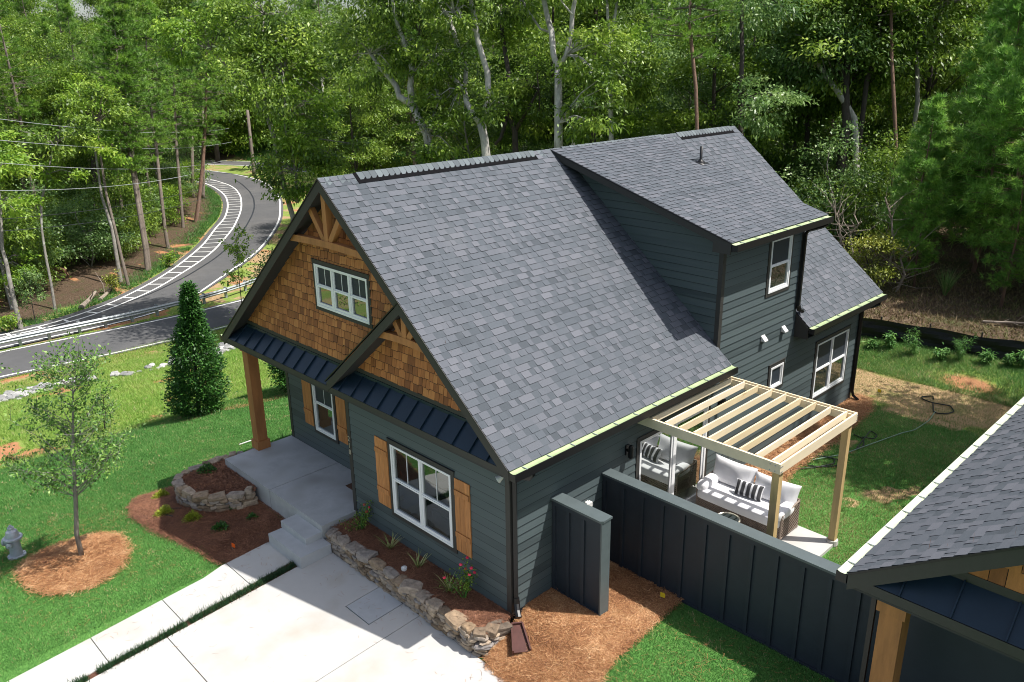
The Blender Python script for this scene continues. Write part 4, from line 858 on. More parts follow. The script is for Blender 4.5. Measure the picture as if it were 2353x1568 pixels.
def needles(name, poly, n, zf, mt, L=(.09, .2), wd=.0055, lift=.045, seed=0, spill=.12):
    g = np.random.default_rng(seed); x0, x1 = min(p[0] for p in poly)-spill, max(p[0] for p in poly)+spill; y0, y1 = min(p[1] for p in poly)-spill, max(p[1] for p in poly)+spill
    X = g.uniform(x0, x1, n*3); Y = g.uniform(y0, y1, n*3); jx, jy = X+g.normal(0, spill*.5, n*3), Y+g.normal(0, spill*.5, n*3); ok = insidepoly(jx, jy, poly); X, Y = X[ok][:n], Y[ok][:n]; n = len(X)
    Z = np.array([zf(a, b) for a, b in zip(X, Y)])+g.uniform(.01, lift, n); th = fbm(X, Y, 1.3, seed+3)*9+g.normal(0, .9, n); l_ = g.uniform(L[0], L[1], n)/2; bend = g.normal(0, .03, n)
    dx, dy = np.cos(th)*l_, np.sin(th)*l_; px, py = -np.sin(th), np.cos(th); tl = g.normal(0, .018, n)
    P0 = np.stack([X-dx, Y-dy, Z-tl], 1); P1 = np.stack([X+px*bend, Y+py*bend, Z+.006], 1); P2 = np.stack([X+dx, Y+dy, Z+tl], 1); Wv = np.stack([px, py, g.normal(0, .4, n)], 1)*wd/2
    Vv = np.stack([P0-Wv, P0+Wv, P1-Wv, P1+Wv, P2-Wv*.4, P2+Wv*.4], 1).reshape(-1, 3); b0 = np.arange(n)*6
    Ff = np.concatenate([np.stack([b0, b0+2, b0+3, b0+1], 1), np.stack([b0+2, b0+4, b0+5, b0+3], 1)]); r = np.clip(g.normal(.5, .25, n)+(fbm(X, Y, 2.2, seed+5)-.5)*.7, 0, 1)
    return npmesh(name, Vv, Ff, np.concatenate([r, r]), MT[mt])
def stuff(o, label, cat): o['kind'] = 'stuff'; o['label'] = label; o['category'] = cat; return o
mulchR = [(.0, .0), (.05, -.3), (.25, -.9), (1.1, -1.0), (1.6, -1.0), (2.3, -.6), (2.12, .4), (2.02, 1.9), (2.0, 2.58), (0, 2.58)]
bedmesh('pine_straw_bed', mulchR, GH, 'strawbed'); stuff(needles('pine_straw', mulchR, 75000, lambda x, y: GH(x, y)+.03, 'straw', seed=2), 'loose reddish pine straw heaped beside the front downspout', 'pine straw')
mulchL = [(-11.15, -2.2), (-11.25, -2.75), (-10.75, -3.15), (-9.95, -3.35), (-8.72, -3.38), (-7.96, -3.16), (-7.28, -2.96), (-6.5, -2.8), (-6.25, -2.7), (-6.2, -.93), (-8.0, -.93), (-9.7, -.93), (-10.4, -.9), (-10.9, -1.5)]
bedmesh('dark_mulch_bed', mulchL, GH, 'darkbed'); stuff(needles('dark_pine_straw', mulchL, 42000, lambda x, y: GH(x, y)+.03, 'darkstraw', seed=3), 'dark red brown pine straw in the bed left of the steps', 'pine straw')
ring = [(-8.73+1.12*math.cos(a), -5.05+1.02*math.sin(a)) for a in np.linspace(0, 2*math.pi, 26)[:-1]]
bedmesh('tree_ring_bed', ring, GH, 'strawbed', .12); stuff(needles('tree_ring_straw', ring, 26000, lambda x, y: GH(x, y)+.03, 'straw', seed=4, spill=.2), 'ring of tan pine straw around the young tree', 'pine straw')
strip_ = [(-5.27, -1.66), (-4.93, -1.6), (-4.62, -12), (-4.84, -12)]
bedmesh('planting_strip', strip_, lambda x, y: zd(y)-.05, 'darkbed', .03, .03, .0)
bedF = [(-5.0, -.72), (.05, -.72), (.05, -.02), (-5.0, -.02)]
bedmesh('front_bed', bedF, lambda x, y: -.05, 'darkbed', .1, .03, 0); stuff(needles('front_bed_straw', bedF, 26000, lambda x, y: -.03, 'darkstraw', seed=5, spill=.04), 'brown pine straw behind the front stone wall', 'pine straw')
arcp = [(-8.0, -1.09), (-8.09, -1.43), (-8.28, -1.71), (-8.47, -1.99), (-8.86, -2.18), (-9.25, -2.26), (-9.7, -2.23), (-9.98, -2.09), (-10.16, -1.78), (-10.17, -1.44), (-10.19, -1.11), (-10.2, -.8), (-10.1, -.5), (-10.0, -.1)]
bedA = [(-8.05, -.95)]+arcp+[(-9.78, -.1), (-9.78, -.95)]
bedmesh('raised_bed', bedA, lambda x, y: -.14, 'darkbed', .12, .03, 0); stuff(needles('raised_bed_mulch', bedA, 9000, lambda x, y: -.11, 'darkstraw', L=(.04, .1), wd=.012, seed=6, spill=.03), 'chopped brown mulch inside the curved stone wall', 'mulch')
mulchB = [(.02, 6.8), (1.25, 6.8), (1.25, 7.6), (1.05, 9), (1.0, 12.2), (.85, 14), (.5, 14.8), (.02, 14.8)]
bedmesh('side_bed', mulchB, GH, 'strawbed'); stuff(needles('side_bed_straw', mulchB, 26000, lambda x, y: GH(x, y)+.03, 'straw', seed=7), 'red pine straw along the rear side wall', 'pine straw')
# dry stone walls
def drywall(name, label, path, base, top, thick, seed, cat='stone wall'):
    t = thing(name, label, cat, (path[0][0], path[0][1], base)); g = np.random.default_rng(seed); P = np.array(path, float); s = np.concatenate([[0], np.cumsum(np.hypot(*(P[1:]-P[:-1]).T))]); m = MB(); cap = MB()
    def at(u): 
        x, y = np.interp(u, s, P[:, 0]), np.interp(u, s, P[:, 1]); x2, y2 = np.interp(min(u+.05, s[-1]), s, P[:, 0]), np.interp(min(u+.05, s[-1]), s, P[:, 1]); x1, y1 = np.interp(max(u-.05, 0), s, P[:, 0]), np.interp(max(u-.05, 0), s, P[:, 1]); return x, y, math.atan2(y2-y1, x2-x1)
    z = base-.05
    while z < top-.08:
        h = g.uniform(.055, .11); u = g.uniform(-.1, 0)
        while u < s[-1]:
            L_ = g.uniform(.11, .36); x, y, a = at(min(u+L_/2, s[-1])); hh = h*g.uniform(.8, 1.35)
            m.superq((x, y, z+hh/2), (L_*1.06, thick*g.uniform(.82, 1.15), hh*1.12), a+g.normal(0, .09), float(g.uniform(.35, .6)), .15, int(g.integers(1e6)), float(g.random()), 12, 6, g.normal(0, .05)); u += L_
        z += h
    u = 0
    while u < s[-1]:
        L_ = g.uniform(.16, .46); x, y, a = at(min(u+L_/2, s[-1])); hh = g.uniform(.08, .13)
        cap.superq((x, y, top-.03+g.normal(0, .012)), (L_*1.0, thick*g.uniform(.8, 1.3), hh*g.uniform(.9, 1.5)), a+g.normal(0, .22), float(g.uniform(.3, .6)), .18, int(g.integers(1e6)), float(g.random()), 14, 6, g.normal(0, .06)); u += L_
    m.build('stone_courses', MT['stone'], t); cap.build('cap_stones', MT['stone'], t); return t
drywall('stone_wall', 'low dry stone wall edging the front bed along the driveway', [(-4.98, -.8), (-2.5, -.8), (-.15, -.82), (.06, -.74), (.08, -.38)], -.48, .0, .26, 3)
drywall('stone_wall', 'curved dry stone wall around the raised bed left of the porch', arcp, -.52, -.05, .24, 4)
# riprap ditch
g = np.random.default_rng(12); m = MB(); pr = [(-34.6, -5), (-34.47, -.89), (-34.2, .3), (-34.41, .85), (-34.5, 1.95), (-33.9, 2.78), (-33.2, 3.61), (-32.3, 4.5), (-31.87, 5.22), (-31.6, 6.2), (-31.4, 8), (-32, 11)]
qr = resamp(pr, 200)
for i in range(430):
    k = g.integers(200); x, y = qr[k]; wdt = 1.0 if y < 1 else (.55 if y > 3 else .45); x += g.normal(0, wdt*.62); y += g.normal(0, .3)
    if y > 3 and y < 8 and fbm(x, y, 1.2, 5) < .45: continue
    s_ = .14+.36*g.random()**2; m.superq((x, y, GH(x, y)+s_*.2), (s_*1.3, s_, s_*.75), g.uniform(0, 3), .6, .14, int(g.integers(1e6)), float(g.random()), 8, 5)
stuff(m.build('riprap', MT['riprap']), 'line of pale broken riprap rocks in the roadside ditch', 'rocks')

# ================================================================= PLANTS
def blades(name, n, xy, zf, h, wd, mt, seed, tone=None, label=None, cat='grass', lean=.4):
    g = np.random.default_rng(seed); X, Y = xy(g, n); keep = g.random(len(X)) > np.maximum(samp(clay, X, Y)*1.3*(name != 'lawn_grass'), samp(dry, X, Y)*.75*(name == 'back_lawn_grass')); X, Y = X[keep], Y[keep]; n = len(X); Z = np.array([zf(a, b) for a, b in zip(X, Y)]); a = g.uniform(0, 6.283, n); hh = h*g.uniform(.5, 1.4, n)
    dx, dy = np.cos(a)*wd/2, np.sin(a)*wd/2; lx_, ly_ = g.normal(0, lean, n)*hh, g.normal(0, lean, n)*hh
    Vv = np.stack([np.stack([X-dx, Y-dy, Z-.01], 1), np.stack([X+dx, Y+dy, Z-.01], 1), np.stack([X+lx_, Y+ly_, Z+hh], 1)], 1).reshape(-1, 3)
    t = fbm(X, Y, .6, seed)*.5+.5*fbm(X, Y, 3, seed+2); st = fbm(X*.7+Y*.2, Y*1.6-X*.5, 2.6, seed+7); r = np.clip(.05+t*.6+g.normal(0, .1, n), 0, .8); r = np.where(g.random(n) < .02+.5*np.clip((st-.66)*5, 0, 1), 1, r)
    if tone is not None: r = np.clip(r*tone[0]+tone[1], 0, 1)
    o = npmesh(name, Vv, np.arange(n*3).reshape(-1, 3), r, MT[mt]); return stuff(o, label, cat)
def inrect(*rects):
    def f(g, n):
        A = np.array([(b-a)*(d-c_) for a, b, c_, d, *_ in rects]); k = g.choice(len(rects), n, p=A/A.sum()); R = np.array([r[:4] for r in rects]); X = g.uniform(R[k, 0], R[k, 1]); Y = g.uniform(R[k, 2], R[k, 3]); ok = np.ones(n, bool)
        for pl in (mulchL, mulchR, ring, bedA, mulchB): ok &= ~insidepoly(X, Y, pl)
        ok &= ~((X > -10.2) & (X < 0) & (Y > -.95) & (Y < 14.5)); ok &= ~((X > 0) & (X < 3.3) & (Y > 2.55) & (Y < 6.75)); ok &= ~((X > -6.3) & (Y < -.9) & (X < 1.3)) & ~((X > 0) & (Y < -.88)) & ~((X > 5.6) & (Y > .8))
        return X[ok], Y[ok]
    return f
blades('lawn_grass', 320000, inrect((-14, -6, -8, 1.5), (1.9, 6, -.88, 2.6), (-14, -9.9, 1.5, 9)), GH, .045, .012, 'blade', 1, label='short bright green lawn grass in the front yard')
blades('lawn_grass', 120000, inrect((-22, -14, -7, 6)), GH, .06, .018, 'blade', 2, label='mown green lawn grass sloping away left of the house')
blades('back_lawn_grass', 120000, inrect((.0, 6, 5.5, 14.8)), GH, .05, .014, 'blade', 3, label='thin mottled grass of the back yard', tone=(1.3, .26))
blades('dry_grass', 26000, inrect((-2, 6, 14.6, 17.2)), GH, .04, .014, 'blade', 4, label='dry straw coloured grass below the bank', tone=(.3, .78))
blades('bank_grass', 60000, inrect((-3, 6, 16.9, 19.3)), GH, .1, .016, 'blade', 5, label='rough green weeds on the bank in front of the silt fence', lean=.6, tone=(1.25, .2))
blades('meadow_grass', 190000, inrect((-36, -20, -6, 10)), GH, .12, .022, 'meadow', 6, label='long yellow green meadow grass between lawn and road', tone=(.9, .2), lean=.5)
blades('verge_grass', 60000, inrect((-39, -35, -8, 14), (-44.1, -43.75, -8, 12)), GH, .1, .03, 'meadow', 7, label='thin grass on the road verges', tone=(.8, .25))
blades('woodland_grass', 22000, lambda g, n: ((lambda q, k, w_: (q[k, 0]-(q[k+1, 1]-q[k, 1])/np.hypot(*(q[k+1]-q[k]).T)*w_, q[k, 1]+(q[k+1, 0]-q[k, 0])/np.hypot(*(q[k+1]-q[k]).T)*w_))(resamp(L1, 300), g.integers(0, 240, n), np.abs(g.normal(0, .9, n))+.7)), GH, .22, .04, 'weed', 8, label='bright grass tufts along the wood side of the curving road', lean=.5)
blades('far_grass', 90000, lambda g, n: (g.uniform(-145, -80, n), g.uniform(57, 90, n)), GH, .45, .1, 'weed', 9, label='bright grass bank beyond the far road', lean=.3)
MT['cover'] = mat('wood_floor_plants', [(.03, .05, .015), (.07, .1, .025), (.13, .15, .04), (.2, .14, .07), (.32, .24, .15)], .8, trans=.2)
blades('woodland_ground_cover', 26000, lambda g, n: (g.uniform(-16, 16, n), 20.5+np.abs(g.normal(0, 6, n))), GH, .13, .05, 'cover', 10, label='low green and brown ground cover on the wood floor behind the silt fence', tone=(.9, .35), lean=.8)
MT['mondo'] = mat('mondo_leaves', [(.012, .045, .016), (.03, .085, .025), (.05, .12, .035)], .5, trans=.15)
# mondo grass clumps in the strip
m = MB(); g = np.random.default_rng(4)
for i in range(12000):
    y = -1.7-g.random()*8.5
    if vn(y, 0, 3.2, 2) < .08: continue
    x = -5.05-(y+1.7)*.035+g.normal(0, .055); a = g.uniform(0, 6.28); L_ = g.uniform(.07, .15); z = zd(y)-.045
    m.face([(x-.007*math.sin(a), y+.007*math.cos(a), z), (x+.007*math.sin(a), y-.007*math.cos(a), z), (x+math.cos(a)*L_*.5, y+math.sin(a)*L_*.5, z+L_)], g.uniform(0, .6))
stuff(m.build('mondo_grass', MT['mondo']), 'dark mondo grass in the strip between walk and driveway', 'grass')

def leafcloud(C_, D_, L, Wd, g, droop=.25):
    """diamond leaves at centres C_, growing along D_"""
    n = len(C_); D = D_/np.linalg.norm(D_, axis=1, keepdims=True); up = g.normal(0, .55, (n, 3))+np.array([.25, .15, 1.0]); S = np.cross(up, D); S /= np.linalg.norm(S, axis=1, keepdims=True)+1e-9; N = np.cross(S, D)
    L = L*g.uniform(.65, 1.25, n)[:, None]; Wd = Wd*g.uniform(.7, 1.2, n)[:, None]
    a = C_; b = C_+D*L*.5+S*Wd/2+N*Wd*.18; c_ = C_+D*L-np.array([0, 0, 1])*L*droop; d = C_+D*L*.5-S*Wd/2+N*Wd*.18
    return np.stack([a, b, c_, d], 1).reshape(-1, 3), np.arange(n*4).reshape(-1, 4)
def crownpts(g, ncl, per, rad, hgt, z0, cl_r, shell=.55, lump=.3, zbias=0, flat=.42):
    th = g.uniform(0, 6.283, ncl); ct = g.uniform(-1, 1, ncl); rr = g.random(ncl)**(1/3)*(1-shell)+shell*g.uniform(.75, 1, ncl); ph = g.uniform(0, 6.28, 4)
    k = 1+lump*(np.sin(2*th+ph[0])*.5+np.sin(3*th+ph[1]+ct*3)*.5+np.sin(5*th+ph[2])*.3); st = np.sqrt(1-ct*ct)
    cc = np.stack([rad*rr*k*st*np.cos(th), rad*rr*k*st*np.sin(th), z0+hgt/2+hgt/2*rr*ct*(1+.15*np.sin(th*2+ph[3]))], 1)
    C_ = np.repeat(cc, per, 0)+g.normal(0, 1, (ncl*per, 3))*np.array([cl_r, cl_r, cl_r*flat]); cen = np.array([0, 0, z0+hgt*.4]); D_ = C_-cen; D_ /= np.linalg.norm(D_, axis=1, keepdims=True)+1e-9
    D_ = D_*.6+g.normal(0, .6, D_.shape)+np.array([0, 0, -.1]); tone = np.repeat(g.normal(.5, .16, ncl), per)+g.normal(0, .17, ncl*per)
    return cc, C_, D_, np.clip(tone, 0, 1)
def broad_proto(seed, Ht, rad, cb, ncl, per, L, Wd, mt, bark, cl_r=.6, tr=.16, lump=.3, vis=True):
    """returns (trunk mesh, crown mesh) built round the origin"""
    g = np.random.default_rng(seed); hgt = Ht-cb; cc, C_, D_, tone = crownpts(g, ncl, per, rad, hgt, cb, cl_r, lump=lump)
    Vv, Ff = leafcloud(C_, D_, L, Wd, g); cr = npmesh('crown', Vv, Ff, tone, MT[mt])
    m = MB(); bend = g.normal(0, .25, (2,)); tp = [Vector((bend[0]*math.sin(k*1.1), bend[1]*math.sin(k*.9), Ht*.88*k/6-.3*(k == 0))) for k in range(7)]; m.tube(tp, [tr*(1.15-.9*k/6) for k in range(7)], 8)
    for c_ in cc[g.permutation(ncl)[:min(ncl, 26)]]:
        zz = max(cb*.75, c_[2]-np.hypot(c_[0], c_[1])*g.uniform(.5, .9)); k = min(5.99, max(0, zz/(Ht*.88)*6)); a = tp[int(k)].lerp(tp[int(k)+1], k-int(k)); b = Vector(c_); md = a.lerp(b, .5)+Vector((0, 0, g.uniform(-.1, .35))); r0 = tr*.42*(1-k/7); m.tube([a, md, b], [r0, r0*.6, r0*.25], 5)
    return m.build('trunk', MT[bark], smooth=True), cr
def pine_proto(seed, Ht, cb, rad, mt='needle', bark='barkpine', tufts=7, nd=26, NL=.2, NW=.014, tr=.16, step=.42, dens=4.2, clumpr=.3):
    g = np.random.default_rng(seed); m = MB(); tp = [Vector((.12*math.sin(k*.8+seed), .12*math.sin(k*.6+seed*2), Ht*k/7-.3*(k == 0))) for k in range(8)]; m.tube(tp, [tr*(1.1-1.0*k/7) for k in range(8)], 8)
    Cs, Ds, To = [], [], []; z = cb
    while z < Ht-.2:
        f = (z-cb)/(Ht-cb); R0 = rad*(1-f)**.75*(.45+.55*min(1, f*3.5))
        for _ in range(max(2, int(g.poisson(dens)))):
            a = g.uniform(0, 6.28); R1 = R0*g.uniform(.5, 1.15); k = min(6.99, z/Ht*7); o = tp[int(k)].lerp(tp[int(k)+1], k-int(k)); e = o+Vector((math.cos(a)*R1, math.sin(a)*R1, R1*g.uniform(-.12, .35)+f*.4)); md = o.lerp(e, .5)-Vector((0, 0, .06*R1)); m.tube([o, md, e], [tr*.2*(1-f*.6), tr*.13*(1-f*.6), .008], 4, caps=False); tn = g.normal(.5, .14)
            for t in range(tufts):
                u = g.uniform(.3, 1.02)**.7; c_ = o.lerp(e, u)+Vector(g.normal(0, clumpr*(.3+.7*R1/rad), 3))*Vector((1, 1, .5)); Cs.append(c_); Ds.append((e-o).normalized()*.5+Vector((0, 0, .45))); To.append(tn+g.normal(0, .08))
        z += step*g.uniform(.6, 1.3)
    for t in range(5): Cs.append(Vector((tp[-1].x, tp[-1].y, Ht-.1*t))); Ds.append(Vector((0, 0, 1))); To.append(.6)
    C_ = np.repeat(np.array([tuple(c_) for c_ in Cs]), nd, 0); D_ = np.repeat(np.array([tuple(c_) for c_ in Ds]), nd, 0)+g.normal(0, .62, (len(Cs)*nd, 3)); D_ /= np.linalg.norm(D_, axis=1, keepdims=True); C_ = C_+D_*.02
    S = np.cross(g.normal(0, .5, D_.shape)+np.array([.3, .2, 1.0]), D_); S /= np.linalg.norm(S, axis=1, keepdims=True); l_ = NL*g.uniform(.7, 1.15, len(C_))[:, None]
    Vv = np.stack([C_-S*NW/2, C_+S*NW/2, C_+D_*l_-np.array([0, 0, .12])*l_], 1).reshape(-1, 3); Ff = np.arange(len(Vv)).reshape(-1, 3); tone = np.clip(np.repeat(np.array(To), nd)+g.normal(0, .12, len(C_)), 0, 1)
    return m.build('trunk', MT[bark], smooth=True), npmesh('crown', Vv, Ff, tone, MT[mt])
PROTOS = {}
def proto(key, fn, *a, **k):
    t, c_ = fn(*a, **k); PROTOS[key] = (t.data, c_.data); bpy.data.objects.remove(t); bpy.data.objects.remove(c_)
def plant(key, name, label, cat, x, y, rz=0, sc_=1, group=None, sz=1, lean=(0, 0), z=None):
    r = thing(name, label, cat, (x, y, (GH(x, y) if z is None else z)-.03), group); r.rotation_euler = (lean[0], lean[1], rz); r.scale = (sc_, sc_, sc_*sz)
    for nm, me in zip(('trunk', 'crown'), PROTOS[key]): o = bpy.data.objects.new(nm, me); col.objects.link(o); o.parent = r
    return r
proto('b1', broad_proto, 1, 15, 3.4, 3.2, 72, 240, .24, .11, 'leafA', 'bark', .52, .17, .42)
proto('b2', broad_proto, 2, 17, 3.8, 4.0, 80, 230, .25, .12, 'leafA', 'barkdark', .56, .2, .4)
proto('b3', broad_proto, 3, 13, 3.2, 2.0, 70, 240, .22, .10, 'leafC', 'bark', .5, .14, .45)
proto('b4', broad_proto, 4, 14, 3.6, 2.6, 70, 240, .24, .11, 'leafB', 'bark', .54, .15, .42)
proto('b5', broad_proto, 5, 18, 4.2, 7.5, 74, 240, .27, .13, 'leafA', 'barkdark', .62, .22, .4)
proto('u1', broad_proto, 6, 4.2, 1.9, .1, 46, 120, .17, .085, 'leafA', 'barkdark', .42, .04, .4)
proto('u2', broad_proto, 7, 3.4, 1.7, .1, 40, 120, .16, .08, 'leafB', 'barkdark', .4, .04, .4)
proto('u3', broad_proto, 8, 5.2, 1.9, .2, 50, 120, .17, .085, 'leafC', 'bark', .45, .05, .4)
proto('n1', pine_proto, 11, 20, 8.5, 3.2, tufts=9, nd=22, NL=.3, NW=.028, tr=.19)
proto('n2', pine_proto, 12, 17, 7.0, 2.8, tufts=9, nd=22, NL=.3, NW=.028, tr=.16)
proto('y1', pine_proto, 21, 10.5, 1.7, 2.6, 'needleB', 'barkred', tufts=7, nd=26, NL=.36, NW=.028, tr=.1, step=.36, dens=4.2, clumpr=.34)
proto('y2', pine_proto, 22, 8.5, 1.3, 2.3, 'needleB', 'barkred', tufts=7, nd=26, NL=.36, NW=.028, tr=.09, step=.36, dens=4.2, clumpr=.34)
proto('u4', broad_proto, 9, 3.2, 1.5, .5, 30, 110, .17, .08, 'leafY', 'barkdark', .34, .04, .4)
